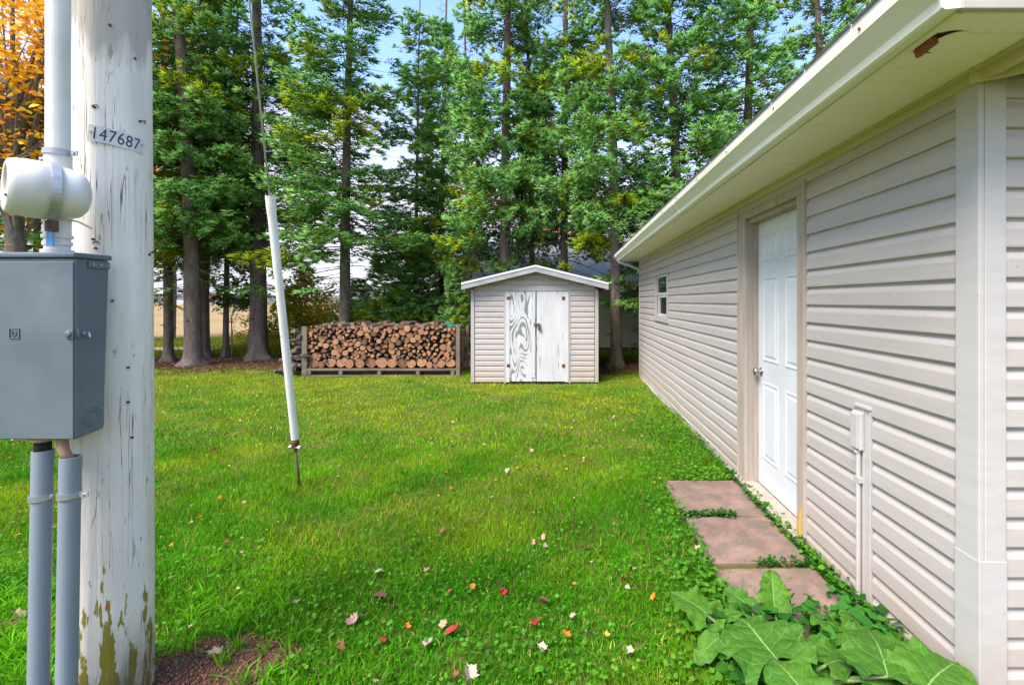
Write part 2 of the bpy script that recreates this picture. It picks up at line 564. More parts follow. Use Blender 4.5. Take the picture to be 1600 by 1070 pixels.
class MB:
    def __init__(s):
        s.v, s.f, s.mi = [], [], []

    def add(s, vs, fs, mi=0):
        b = len(s.v)
        s.v += [tuple(p) for p in vs]
        for f in fs:
            s.f.append(tuple(b + i for i in f))
            s.mi.append(mi)
        return s

    def box(s, x0, x1, y0, y1, z0, z1, mi=0):
        vs = [(x, y, z) for z in (z0, z1) for y in (y0, y1) for x in (x0, x1)]
        return s.add(vs, [(0, 2, 3, 1), (4, 5, 7, 6), (0, 1, 5, 4), (2, 6, 7, 3), (0, 4, 6, 2), (1, 3, 7, 5)], mi)

    def tube(s, pts, rad, n=8, mi=0, cap=True):
        pts = [Vector(p) for p in pts]
        if not isinstance(rad, (list, tuple)):
            rad = [rad] * len(pts)
        rings = []
        t0 = (pts[1] - pts[0]).normalized()
        up = Vector((0, 0, 1)) if abs(t0.z) < 0.9 else Vector((1, 0, 0))
        nx = t0.cross(up).normalized()
        for i, p in enumerate(pts):
            t = (pts[min(i + 1, len(pts) - 1)] - pts[max(i - 1, 0)]).normalized()
            nx = (nx - t * nx.dot(t)).normalized()
            ny = t.cross(nx)
            rings.append([p + (nx * math.cos(2 * math.pi * k / n) + ny * math.sin(2 * math.pi * k / n)) * rad[i] for k in range(n)])
        vs = [v for r in rings for v in r]
        fs = []
        for i in range(len(pts) - 1):
            for k in range(n):
                a_, b_ = i * n + k, i * n + (k + 1) % n
                fs.append((a_, b_, b_ + n, a_ + n))
        if cap:
            fs.append(tuple(reversed(range(n))))
            fs.append(tuple(range((len(pts) - 1) * n, len(pts) * n)))
        return s.add(vs, fs, mi)

    def extr(s, prof, axis, a, b, mi=0, segs=1, wave=None, caps=True):
        """closed 2-D profile pushed along an axis ('y': profile is (x,z); 'x': profile is (y,z))"""
        n = len(prof)
        vs = []
        for k in range(segs + 1):
            t = a + (b - a) * k / segs
            d = wave(t) if wave else 0.0
            for (p, q) in prof:
                vs.append((p + d, t, q) if axis == 'y' else (t, p + d, q) if axis == 'x' else (p, q, t))
        fs = []
        for k in range(segs):
            for i in range(n):
                j = (i + 1) % n
                fs.append((k * n + i, k * n + j, (k + 1) * n + j, (k + 1) * n + i))
        if caps:
            fs.append(tuple(reversed(range(n))))
            fs.append(tuple(range(segs * n, (segs + 1) * n)))
        return s.add(vs, fs, mi)

    def mesh(s, name, mats, smooth=False):
        me = bpy.data.meshes.new(name)
        me.from_pydata(s.v, [], s.f)
        for m in (mats if isinstance(mats, (list, tuple)) else [mats]):
            me.materials.append(m)
        if any(s.mi):
            me.polygons.foreach_set('material_index', s.mi)
        bm = bmesh.new()
        bm.from_mesh(me)
        bmesh.ops.recalc_face_normals(bm, faces=bm.faces)
        bm.to_mesh(me)
        bm.free()
        if smooth:
            me.polygons.foreach_set('use_smooth', [True] * len(me.polygons))
        me.update()
        return me

    def obj(s, name, mats, parent=None, loc=(0, 0, 0), smooth=False, bevel=0.0):
        o = bpy.data.objects.new(name, s.mesh(name, mats, smooth))
        o.location = loc
        if bevel:
            md = o.modifiers.new('edge', 'BEVEL')
            md.width = bevel
            md.segments = 2
            md.limit_method = 'ANGLE'
        return link(o, parent)


def np_mesh(name, V, Fa, mat, tint=None, smooth=False, parent=None, uv=None, link_it=True):
    """large meshes straight from arrays; Fa is (m,3) or (m,4)"""
    V = np.asarray(V, np.float32)
    Fa = np.asarray(Fa, np.int32)
    m, k = Fa.shape
    me = bpy.data.meshes.new(name)
    me.vertices.add(len(V))
    me.vertices.foreach_set('co', V.ravel())
    me.loops.add(m * k)
    me.loops.foreach_set('vertex_index', Fa.ravel())
    me.polygons.add(m)
    me.polygons.foreach_set('loop_start', np.arange(0, m * k, k, dtype=np.int32))
    if smooth:
        me.polygons.foreach_set('use_smooth', np.ones(m, bool))
    me.update(calc_edges=True)
    if tint is not None:
        at_ = me.attributes.new('tint', 'FLOAT_COLOR', 'POINT')
        c = np.ones((len(V), 4), np.float32)
        c[:, :3] = tint
        at_.data.foreach_set('color', c.ravel())
    if uv is not None:
        ul = me.uv_layers.new(name='UVMap')
        ul.data.foreach_set('uv', np.asarray(uv, np.float32)[Fa.ravel()].ravel())
    me.materials.append(mat)
    if not link_it:
        return me
    return link(bpy.data.objects.new(name, me), parent)


def fnoise(x, y, s=1.0, seed=0.0):
    """cheap smooth field in 0..1 for numpy arrays"""
    x = np.asarray(x) * s + seed * 3.1
    y = np.asarray(y) * s + seed * 1.7
    v = (np.sin(x * 1.3 + 1.7 * np.sin(y * 0.9 + seed)) + np.sin(y * 1.7 + 1.3 * np.sin(x * 1.1 + 2.0)) +
         0.6 * np.sin(x * 3.1 + y * 2.3 + 1.5 * np.sin(y * 2.7)) + 0.5 * np.sin(y * 4.3 - x * 3.7))
    return np.clip(v / 6.2 + 0.5, 0, 1)


def gh(x, y):
    """height of the lawn"""
    near = np.clip(1 - np.maximum(np.asarray(y) - 9, 0) / 4, 0, 1)
    return (fnoise(x, y, 1.1, 3) - 0.5) * 0.05 * near - 0.012

# ================================================================== GROUND
def soil_patch(x, y):
    """bare red soil by the foot of the pole"""
    c1 = gnd(345, 1040)
    c2 = gnd(10, 985)
    d = np.minimum(((x - c1.x + .02) / .34) ** 2 + ((y - c1.y) / .19) ** 2, ((x - c2.x) / .34) ** 2 + ((y - c2.y) / .14) ** 2)
    d = np.minimum(d, ((x + 1.735) / .22) ** 2 + ((y - 1.735) / .2) ** 2)
    return d + (fnoise(x, y, 9, 2) - .5) * 1.2


def build_ground():
    def axis(lo, hi, n0, far, nf, c=0):
        core = np.linspace(lo, hi, n0)
        t = np.linspace(0, 1, nf + 1)[1:] ** 3
        return np.concatenate([(lo - far * t)[::-1], core, hi + far * t])
    xs = axis(-12, 8, 220, 1500, 24)
    ys = axis(-2, 14, 200, 1600, 26)
    X, Y = np.meshgrid(xs, ys)
    V = np.stack([X, Y, gh(X, Y)], -1).reshape(-1, 3)
    nx, ny = len(xs), len(ys)
    i = np.arange(ny - 1)[:, None] * nx + np.arange(nx - 1)[None]
    Fa = np.stack([i, i + 1, i + 1 + nx, i + nx], -1).reshape(-1, 4)
    o = np_mesh('ground', V, Fa, M['soil'], smooth=True)
    ba = o.data.attributes.new('bare', 'FLOAT', 'POINT')
    ba.data.foreach_set('value', np.clip((1.25 - soil_patch(V[:, 0], V[:, 1])) * 2.5, 0, 1).astype(np.float32))
    tag(o, 'lawn soil, needle litter and pale stubble field beyond', kind='structure')
    mb = MB()
    n = 40
    vs, fs = [], []
    for k in range(n + 1):
        x = -60 + 56.0 * k / n
        wv = 0.08 * math.sin(k * 1.3)
        vs += [(x, 13.5 + wv, 0.006), (x, 14.35 - wv, 0.006)]
    for k in range(n):
        fs.append((2 * k, 2 * k + 2, 2 * k + 3, 2 * k + 1))
    mb.add(vs, fs)
    tag(mb.obj('path', M['gravel']), 'thin gravel track behind the spruce trunks', kind='structure')
    # low wooded rise along the horizon
    n = 300
    vs, fs = [], []
    for k in range(n + 1):
        x = -1300 + 2600 * k / n
        h = 5 + 3.5 * math.sin(k * .21) + 2 * math.sin(k * .63) + random.random() * 2.0
        vs += [(x, 560, -1), (x, 560, h * .8), (x, 620, h + 2), (x, 700, -1)]
    for k in range(n):
        for j in range(3):
            a_ = k * 4 + j
            fs.append((a_, a_ + 4, a_ + 5, a_ + 1))
    MBh = MB()
    MBh.add(vs, fs)
    tag(MBh.obj('hills', M['forest']), 'low wooded rise on the horizon', kind='structure')


build_ground()

# ================================================================== SIDING
LAP = 0.1035
_board = {}


def board_mesh(L, lap, mat, var=0, axis='y'):
    """one dutch-lap course: cove at the top, flat face, rolled drip edge; outward is -x (axis y) or -y (axis x)"""
    key = (round(L, 3), lap, mat.name, var, axis)
    if key in _board:
        return _board[key]
    h = lap
    prof = [(0.004, 0.0), (-0.0150, 0.0035), (-0.0165, 0.008), (-0.0145, h * .64), (-0.0115, h * .72), (-0.0015, h * .90),
            (-0.001, h * 1.05), (0.004, h * 1.05)]
    r = random.Random(var * 7 + 1)
    ph, am = r.uniform(0, 6), r.uniform(.0004, .0012)
    mb = MB()
    segs = max(1, int(L / 0.5))
    mb.extr(prof, axis, -L / 2, L / 2, segs=segs, wave=lambda t: am * math.sin(t * 2.1 + ph) if segs > 2 else 0)
    _board[key] = mb.mesh('siding_board', mat)
    return _board[key]


def board(parent, face, a, b, z, axis='y', lap=LAP, mat=None, cut_top=None):
    mat = mat or M['siding']
    if axis == 'y' and b > 8 and a < 5 and z < .72 and parent.name == 'garage':
        # the lowest courses buckle a little half way along
        h = lap
        amt = 1 - z / .72
        prof = [(0.004, 0.0), (-0.0150, 0.0035), (-0.0165, 0.008), (-0.0145, h * .64), (-0.0115, h * .72), (-0.0015, h * .90), (-0.001, h * 1.05), (0.004, h * 1.05)]
        cen = (a + b) / 2
        mbw = MB()
        mbw.extr(prof, 'y', a - cen, b - cen, segs=40, wave=lambda t: -amt * (.020 * math.exp(-((t + cen - 5.5) / .38) ** 2) + .011 * math.exp(-((t + cen - 4.7) / .22) ** 2) + .008 * math.exp(-((t + cen - 6.9) / .3) ** 2)))
        me = mbw.mesh('siding_board', mat)
    else:
        me = board_mesh(b - a, lap, mat, random.randrange(3) if b - a > 1 else 0, axis)
    o = bpy.data.objects.new('siding_board', me)
    j = random.uniform(-.0008, .0008)
    o.location = (face + j, (a + b) / 2, z) if axis == 'y' else ((a + b) / 2, face + j, z)
    if cut_top:
        o.scale.z = cut_top
    return link(o, parent)


# ================================================================== GARAGE
XW = 1.44                       # face of the side wall
YN, YF = 1.585, 8.90            # near and far corners
def zr(px, py, x=XW):           # height of a point on the side wall
    return H + (VY - py) / (px - VX) * x
def yr(px, x=XW):
    return F * x / (px - VX)


garage = thing('garage', 'beige vinyl sided garage with white six panel side door and deep yellowed soffit', 'garage', (XW, 5.2, 0))
def G(mb, name, mat, **k):
    o = mb.obj(name, mat, garage, **k)
    o.location = Vector(o.location) - garage.location
    return o


SOF = 2.275
d0, d1 = yr(1250.5), yr(1168)        # door opening (near, far)
c0, c1 = yr(1262), yr(1158)          # outer casing
DTOP = 2.125
wy0, wy1 = yr(1046), yr(1026)        # window outer
wz0, wz1 = zr(1046, 505) , zr(1046, 418) - 0.02
gy0, gy1 = yr(1042.5), yr(1030.5)    # sash
# sheathing round the two openings, then the dark inside
mb = MB()
xo, xi = XW + 0.006, XW + 0.11
mb.box(xo, xi, YN + .03, d0, 0.0, SOF + .02)
mb.box(xo, xi, d1, gy0, 0.0, SOF + .02)
mb.box(xo, xi, gy1, YF - .02, 0.0, SOF + .02)
mb.box(xo, xi, d0, d1, DTOP, SOF + .02)
mb.box(xo, xi, gy0, gy1, 0, wz0 + .10)
mb.box(xo, xi, gy0, gy1, wz1 - .04, SOF + .02)
mb.box(xi + .001, 7.9, YN + .03, YN + .12, 0.0, SOF + .02)
mb.box(xi + .001, 7.9, YF - .12, YF - .02, 0.0, SOF + .02)
mb.box(7.8, 7.899, YN + .13, YF - .13, 0.0, SOF + .02)
# gable ends
for yy in (YN + .03, YF - .12):
    b_ = [(xo, yy, SOF + .02), (7.9, yy, SOF + .02), (4.67, yy, 3.62)]
    t_ = [(x, yy + .09, z) for x, _, z in b_]
    mb.add(b_ + t_, [(0, 1, 2), (3, 5, 4), (0, 3, 4, 1), (1, 4, 5, 2), (2, 5, 3, 0)])
G(mb, 'wall', M['siding'])
mb = MB().box(XW + .35, 4.2, YN + .2, YF - .2, 0.02, 0.05)
mb.box(2.6, 2.65, YN + .2, YF - .2, 0.05, 2.2)
G(mb, 'inner_lining', M['rawdark'])

# the siding courses, one object each
nc = 22
for k in range(nc):
    z = 0.005 + k * LAP
    zt = z + LAP
    def seg(a_, b_):
        o = board(garage, XW, a_, b_, z)
        o.location = Vector(o.location) - garage.location
        return o
    ct = None
    lim = SOF - .03
    if z > lim - .02:
        continue
    near_a, near_b = YN + .075, c0 - .012
    # right of the door, broken by the electric channel below 0.98 m
    ch0, ch1 = yr(1366.5), yr(1344.5)
    if z < 0.93:
        seg(near_a, ch0 - .004)
        seg(ch1 + .004, near_b)
    else:
        seg(near_a, near_b)
    if z > 2.17:
        seg(near_b, c1 + .012)
    # left of the door, broken by the window
    if wz0 - .01 < z + .05 < wz1 + .01:
        seg(c1 + .012, wy0 - .006)
        seg(wy1 + .006, YF - .055)
    else:
        if k < 7:
            seg(c1 + .012, YF - .055)
        else:                                            # staggered overlap joints, one piece lapped over the next
            jy = (5.35, 7.55, 6.45, 4.75)[k % 4]
            seg(c1 + .012, jy)
            lap_ = seg(jy - .02, YF - .055)
            lap_.location.x -= .0022
for k in range(nc):                                      # front wall, seen edge on at the right border
    z = 0.005 + k * LAP
    if z < SOF - .05:
        o = board(garage, YN, XW + .073, XW + 3.0, z, axis='x')
        o.location = Vector(o.location) - garage.location
# corner posts
for yy, s_ in ((YN, 1), (YF, -1)):
    mb = MB()
    mb.box(XW - .022, XW - .002, yy - .02 if s_ > 0 else yy - .05, yy + (.075 if s_ > 0 else .0), 0.0, SOF - .012)
    if s_ > 0:
        mb.box(XW - .0015, XW + .072, yy - .022, yy - .002, 0.0, SOF - .012)
    else:
        mb.box(XW - .0015, XW + .06, yy - .019, yy + .001, 0.0, SOF - .012)
    G(mb, 'corner_post', M['post'], bevel=.003)
# a slipped joint in the near corner cover
G(MB().box(XW - .0235, XW + .0735, YN - .0235, YN + .0762, 0.02, .585), 'corner_post_cover', M['post'], bevel=.002)
# low flashing under the first course
G(MB().box(XW - .0225, XW - .0155, 2.72, YF - .06, -.02, .028), 'starter_strip', M['offwhite'])

# --- soffit panels, one strip after another along the eave
GX0, GX1 = 0.965, 1.075
yb = 1.256
k = 0
prof_mesh = {}
while yb < YF + .27:
    wd = 0.20
    mb = MB()
    n3 = 2
    for q in range(n3):
        y0_ = yb + q * wd / n3 + .002
        y1_ = yb + (q + 1) * wd / n3 - .002
        mb.extr([(y0_, SOF + .012), (y0_, SOF + .004), (y0_ + .005, SOF), (y1_ - .003, SOF), (y1_, SOF + .005), (y1_, SOF + .012)],
                'x', GX1 + .001, XW - .001 if yb > YN - .2 else XW + .4)
    key = 'L' if yb > YN - .2 else 'N'
    o = G(mb, 'soffit_panel', M['soffit'])
    yb += wd
    k += 1
mb = MB()
mb.box(GX1, XW + .6, 1.256, YF + .27, SOF + .013, SOF + .02)
G(mb, 'soffit_backing', M['black'])
# front overhang soffit turning the corner
# round hole in the soffit with an offcut of board stuck in it
mb = MB()
cx, cy = 1.150, 1.400
n = 40
vs = [(cx + .062 * math.cos(2 * math.pi * i / n), cy + .062 * math.sin(2 * math.pi * i / n), SOF - .0012) for i in range(n)]
mb.add(vs, [tuple(range(n))])
G(mb, 'soffit_hole', M['black'])
mb = MB()
n = 32
vs = [(cx + .020 + .045 * math.cos(2 * math.pi * i / n), cy - .002 + .057 * math.sin(2 * math.pi * i / n), z) for z in (SOF - .0016, SOF - .0022) for i in range(n)]
mb.add(vs, [tuple(range(n)), tuple(range(n, 2 * n))] + [(i, (i + 1) % n, n + (i + 1) % n, n + i) for i in range(n)])
G(mb, 'hole_cover', M['soffit'])
mb = MB()
mb.box(-.008, .008, -.040, .040, -.018, .012)
o = G(mb, 'board_offcut', M['terra'])
o.location = Vector((cx - .040, cy + .008, SOF - .006)) - garage.location
o.rotation_euler = (0.0, R(-20), R(-6))
# frieze trim along the wall top
mb = MB()
mb.extr([(XW - .052, SOF - .001), (XW - .052, SOF - .010), (XW - .030, SOF - .012), (XW - .028, SOF - .040), (XW - .020, SOF - .042), (XW - .002, SOF - .042), (XW - .002, SOF - .001)],
        'y', 1.30, YF + .02, segs=1)
G(mb, 'frieze_trim', M['frieze'])
# sagging strip where the frieze turns the corner
mb = MB()
pts = [(XW - .05, 1.57, SOF - .006), (XW + .03, 1.50, SOF - .012), (XW + .09, 1.44, SOF - .014), (XW + .17, 1.41, SOF - .003)]
for a_, b_ in zip(pts[:-1], pts[1:]):
    mb.add([a_, b_, (b_[0], b_[1] + .004, b_[2] - .040), (a_[0], a_[1] + .004, a_[2] - .040),
            (a_[0], a_[1] + .01, a_[2]), (b_[0], b_[1] + .01, b_[2]), (b_[0], b_[1] + .012, b_[2] - .040), (a_[0], a_[1] + .012, a_[2] - .040)],
           [(0, 1, 2, 3), (4, 7, 6, 5), (0, 4, 5, 1), (3, 2, 6, 7)])
G(mb, 'loose_trim', M['frieze'])
# eave return panel facing us at the corner
G(MB().box(GX1 - .001, XW + 1.8, 1.232, 1.252, SOF - .004, SOF + .020), 'return_fascia', M['siding'], bevel=.003)

# --- gutter: K profile with a rolled lip, hung on the fascia
gp = [(1.072, SOF + .002), (1.030, SOF - .004), (1.022, SOF + .002), (1.018, SOF + .030), (.990, SOF + .060), (.968, SOF + .082),
      (.965, SOF + .118), (.973, SOF + .122), (.979, SOF + .118), (.974, SOF + .112), (.975, SOF + .086), (.996, SOF + .066),
      (1.026, SOF + .034), (1.030, SOF + .006), (1.066, SOF + .008), (1.066, SOF + .118), (1.072, SOF + .118)]
mb = MB()
mb.extr(gp, 'y', 1.240, YF + .27, segs=24, wave=lambda t: .0022 * math.sin(t * 1.9))
for yy in (1.236, YF + .271):
    cap = [(1.072, SOF - .001), (1.028, SOF - .006), (1.018, SOF), (1.014, SOF + .030), (.986, SOF + .060), (.964, SOF + .080), (.962, SOF + .119), (1.072, SOF + .119)]
    mb.extr(cap, 'y', yy - .003, yy + .003)
g_ = G(mb, 'gutter', M['gutter'])
mb = MB()
for yy in (4.15, ):
    gs = [(p - .003 if p < 1.0 else p - .002, q - .003 if q < SOF + .05 else q) for p, q in gp[:8]] + [(1.0, SOF + .118), (1.04, SOF + .118), (1.066, SOF + .118), (1.066, SOF)]
    mb.extr(gp[:8] and [(p - .003, q - .002) for p, q in gp[:7]] + [(1.06, SOF + .115), (1.07, SOF)], 'y', yy - .025, yy + .025)
G(mb, 'gutter_joint', M['gutter'])
for yy in np.arange(1.5, 8.9, .62):
    mb = MB().tube([(.962, yy, SOF + .100), (.968, yy, SOF + .100)], .005, 8)
    G(mb, 'gutter_spike', M['rust'])
G(MB().box(1.0735, 1.092, 1.2535, YF + .26, SOF - .006, SOF + .135), 'fascia', M['gutter'])
# roof slopes
def roof_slab(x0, z0, x1, z1, y0, y1, th, nm, mat, par=garage):
    mb = MB()
    mb.add([(x0, y0, z0), (x1, y0, z1), (x1, y1, z1), (x0, y1, z0), (x0, y0, z0 + th), (x1, y0, z1 + th), (x1, y1, z1 + th), (x0, y1, z0 + th)],
           [(0, 1, 2, 3), (4, 7, 6, 5), (0, 4, 5, 1), (2, 6, 7, 3), (0, 3, 7, 4), (1, 5, 6, 2)])
    o = mb.obj(nm, mat, par)
    o.location = -par.location
    return o
roof_slab(.985, SOF + .126, 4.67, 3.78, 1.24, YF + .29, .022, 'roof', M['roof'])
roof_slab(4.671, 3.78, 8.36, SOF + .126, 1.24, YF + .29, .022, 'roof', M['roof'])
# shingle tabs along the eave, dark gaps between pale edges
sh = MB().box(-.02, .16, -.148, .148, 0, .007).mesh('shingle_tab', M['roof'])
yy = 1.40
while yy < YF + .25:
    o = bpy.data.objects.new('shingle_tab', sh)
    o.location = Vector((.985, yy, SOF + .150)) - garage.location
    o.rotation_euler = (0, R(-20.1), 0)
    link(o, garage)
    yy += .305
G(MB().box(.974, .984, 1.24, YF + .29, SOF + .120, SOF + .150), 'drip_edge', M['white'])
# leader from the gutter end back to the wall corner
mb = MB().tube([(1.04, YF + .10, SOF - .002), (1.05, YF + .10, SOF - .03), (1.24, YF + .06, SOF - .10), (XW - .03, YF + .03, SOF - .175), (XW - .03, YF + .03, SOF - .26)], .027, 10)
G(mb, 'downpipe', M['offwhite'], smooth=True)
mb = MB().tube([(XW + .02, YF + .03, SOF - .24), (XW + .02, YF + .03, .1)], .027, 10)
G(mb, 'downpipe', M['offwhite'], smooth=True)

# --- door
door = G(MB().box(XW + .080, XW + .120, d0 + .002, d1 - .002, .055, DTOP - .035), 'door', M['white'])
def D(mb, name, mat, **k):
    o = mb.obj(name, mat, door, **k)
    o.location = Vector(o.location) - garage.location - door.location
    return o
dw = d1 - d0
door.location = -garage.location
xf = XW + .080
st = .105
pw = (dw - 3 * st) / 2
for (z0, z1) in ((.27, .86), (1.02, 1.66), (1.78, 1.98)):
    for q in (0, 1):
        a_ = d0 + st + q * (pw + st)
        b_ = a_ + pw
        mb = MB()
        def ring(o_, x):
            return [(x, a_ + o_, z0 + o_), (x, b_ - o_, z0 + o_), (x, b_ - o_, z1 - o_), (x, a_ + o_, z1 - o_)]
        vs = ring(0, xf - .0004) + ring(.006, xf - .006) + ring(.014, xf - .006) + ring(.020, xf - .001) + ring(.034, xf - .001) + ring(.046, xf - .007)
        fs = []
        for r_ in range(5):
            for i in range(4):
                fs.append((r_ * 4 + i, r_ * 4 + (i + 1) % 4, r_ * 4 + 4 + (i + 1) % 4, r_ * 4 + 4 + i))
        fs.append((20, 21, 22, 23))
        mb.add(vs, fs)
        o = mb.obj('door_panel', M['white'], door)
ky, kz = d1 - .07, .93
def lathe(mb, c, axis, prof, n=20, mi=0):
    vs, fs = [], []
    ax = Vector(axis).normalized()
    u = ax.orthogonal().normalized()
    v = ax.cross(u)
    for (d, r) in prof:
        for k_ in range(n):
            a_ = 2 * math.pi * k_ / n
            vs.append(Vector(c) + ax * d + (u * math.cos(a_) + v * math.sin(a_)) * max(r, 1e-4))
    for i in range(len(prof) - 1):
        for k_ in range(n):
            j = (k_ + 1) % n
            fs.append((i * n + k_, i * n + j, (i + 1) * n + j, (i + 1) * n + k_))
    fs.append(tuple(range(n)))
    fs.append(tuple(range((len(prof) - 1) * n, len(prof) * n)))
    return mb.add(vs, fs, mi)
mb = MB()
lathe(mb, (xf, ky, kz), (-1, 0, 0), [(0, .032), (.004, .032), (.009, .024), (.012, .012), (.026, .011), (.032, .018), (.040, .027), (.050, .029), (.058, .025), (.063, .012), (.064, .001)])
mb.obj('door_knob', M['steel'], door, smooth=True)
# jamb, casing, head, sill
mb = MB()
mb.box(XW + .012, XW + .079, d1 - .0015, d1 + .018, .055, DTOP)
mb.box(XW + .012, XW + .079, d0 - .018, d0 + .0015, .055, DTOP)
mb.box(XW + .012, XW + .079, d0 + .002, d1 - .002, DTOP - .034, DTOP)
mb.box(XW + .045, XW + .078, d1 - .018, d1 - .0016, .055, DTOP - .035)
mb.box(XW + .045, XW + .078, d0 + .0016, d0 + .018, .055, DTOP - .035)
G(mb, 'door_jamb', M['casing'])
for a_, b_ in ((c0, d0), (d1, c1)):
    mb = MB()
    mb.box(XW - .024, XW + .011, a_, b_, .02, DTOP - .0005)
    e0, e1 = (a_ - .014, a_ - .001) if a_ == c0 else (b_ + .001, b_ + .014)
    mb.box(XW - .030, XW + .004, e0, e1, .02, DTOP + .075)
    G(mb, 'door_casing', M['casing'], bevel=.003)
mb = MB().box(XW - .024, XW + .011, c0, c1, DTOP, DTOP + .045)
mb.box(XW - .018, XW + .011, c0, c1, DTOP + .046, DTOP + .07)
G(mb, 'door_head', M['casing'], bevel=.003)
G(MB().box(XW - .055, XW + .078, c0 - .005, c1 + .005, .012, .052), 'door_sill', M['casing'], bevel=.004)
# rotten splinter at the foot of the near casing
mb = MB()
mb.add([(XW - .026, c0 + .012, .055), (XW - .026, d0 - .012, .055), (XW - .026, d0 - .02, .16), (XW - .026, c0 + .035, .26), (XW - .026, c0 + .02, .12),
        (XW - .0245, c0 + .012, .055), (XW - .0245, d0 - .012, .055), (XW - .0245, d0 - .02, .16), (XW - .0245, c0 + .035, .26), (XW - .0245, c0 + .02, .12)],
       [(0, 1, 2, 3, 4), (5, 9, 8, 7, 6), (0, 5, 6, 1), (1, 6, 7, 2), (2, 7, 8, 3), (3, 8, 9, 4), (4, 9, 5, 0)])
G(mb, 'rotten_patch', M['rot'])

# --- window
win = G(MB(), 'window', M['offwhite'])
win.location = -garage.location
mb = MB()
fw = .05
x0_, x1_ = XW - .030, XW + .03
zz1, zz0 = wz1, wz0
mb.box(x0_, XW - .001, wy0, wy0 + .06, zz0 + .08, zz1)
mb.box(x0_, XW - .001, wy1 - .06, wy1, zz0 + .08, zz1)
mb.box(x0_, XW - .001, wy0 + .061, wy1 - .061, zz1 - .05, zz1)
mb.box(x0_ - .006, XW + .0, wy0 - .01, wy1 + .01, zz0, zz0 + .078)
mb.obj('window_frame', M['siding'], win, bevel=.003)
for a_, b_, dx in ((zz0 + .085, (zz0 + zz1) / 2 + .02, .01), ((zz0 + zz1) / 2 + .021, zz1 - .055, .0)):
    mb = MB()
    xs_ = XW - .006 + dx
    ya, yb_ = wy0 + .065, wy1 - .065
    for (p, q, r_, s_) in ((ya, yb_, a_, a_ + .035), (ya, yb_, b_ - .035, b_), (ya, ya + .035, a_ + .036, b_ - .036), (yb_ - .035, yb_, a_ + .036, b_ - .036)):
        mb.box(xs_, xs_ + .03, p, q, r_, s_)
    sash = mb.obj('window_sash', M['offwhite'], win)
    # pane is a part of the window
    MB().box(xs_ + .012, xs_ + .016, ya + .03, yb_ - .03, a_ + .03, b_ - .03).obj('pane', M['glass'], win)

# --- electric channel on the wall, with the covered outlet at its head
mb = MB()
xa = XW - .022
ztop = zr(1355, 633)
mb.box(xa, XW + .003, ch0, ch0 + .036, 0.0, ztop - .014)
mb.box(xa - .004, XW + .003, ch0 + .037, ch0 + .047, 0.0, ztop - .014)
mb.box(xa, XW + .003, ch0 + .048, ch1, 0.0, ztop - .014)
mb.box(xa - .010, XW + .003, ch0 - .006, ch1 + .006, ztop - .013, ztop)
G(mb, 'cable_channel', M['post'], bevel=.0015)
mb = MB().tube([(xa - .014, (ch0 + ch1) / 2 + .012, .02), (xa - .014, (ch0 + ch1) / 2 + .012, ztop - .22)], .011, 10)
mb.box(xa - .024, xa - .001, (ch0 + ch1) / 2 - .008, (ch0 + ch1) / 2 + .032, ztop - .37, ztop - .345)
G(mb, 'conduit_pipe', M['post'], smooth=False)
mb = MB().box(xa - .028, xa - .001, (ch0 + ch1) / 2 - .018, (ch0 + ch1) / 2 + .048, ztop - .215, ztop - .030)
G(mb, 'outlet_box', M['post'], bevel=.008)
mb = MB().box(xa - .036, xa - .0285, (ch0 + ch1) / 2 - .012, (ch0 + ch1) / 2 + .042, ztop - .205, ztop - .040)
mb.tube([(xa - .018, (ch0 + ch1) / 2 + .014, ztop - .217), (xa - .018, (ch0 + ch1) / 2 + .014, ztop - .232)], .014, 10)
G(mb, 'outlet_cover', M['post'], bevel=.004)

# ================================================================== SHED
SY = F * H / 128.0
def sx(px): return (px - VX) / F * SY
def sz(py): return H - (py - VY) / F * SY
shed = thing('shed', 'small beige sided garden shed with peeling white double doors', 'shed', (sx(836), SY, 0))
def S(mb, name, mat, **k):
    o = mb.obj(name, mat, shed, **k)
    o.location = Vector(o.location) - shed.location
    return o
sl, sr_ = sx(736), sx(935)
zc, zp = 1.70, 2.02        # wall corner height, gable inside peak
sd_ = 2.5
scx = sx(838)
mb = MB()
b_ = [(sl + .02, 0.02), (sr_ - .02, 0.02), (sr_ - .02, zc), (scx, zp), (sl + .02, zc)]
mb.add([(x, SY + .012, z) for x, z in b_] + [(x, SY + sd_, z) for x, z in b_],
       [(0, 1, 2, 3, 4), (9, 8, 7, 6, 5), (0, 5, 6, 1), (1, 6, 7, 2), (2, 7, 8, 3), (3, 8, 9, 4), (4, 9, 5, 0)])
S(mb, 'wall', M['siding_shed'])
dl, dr = sx(790.5), sx(888.5)
slap = .0975
k = 0
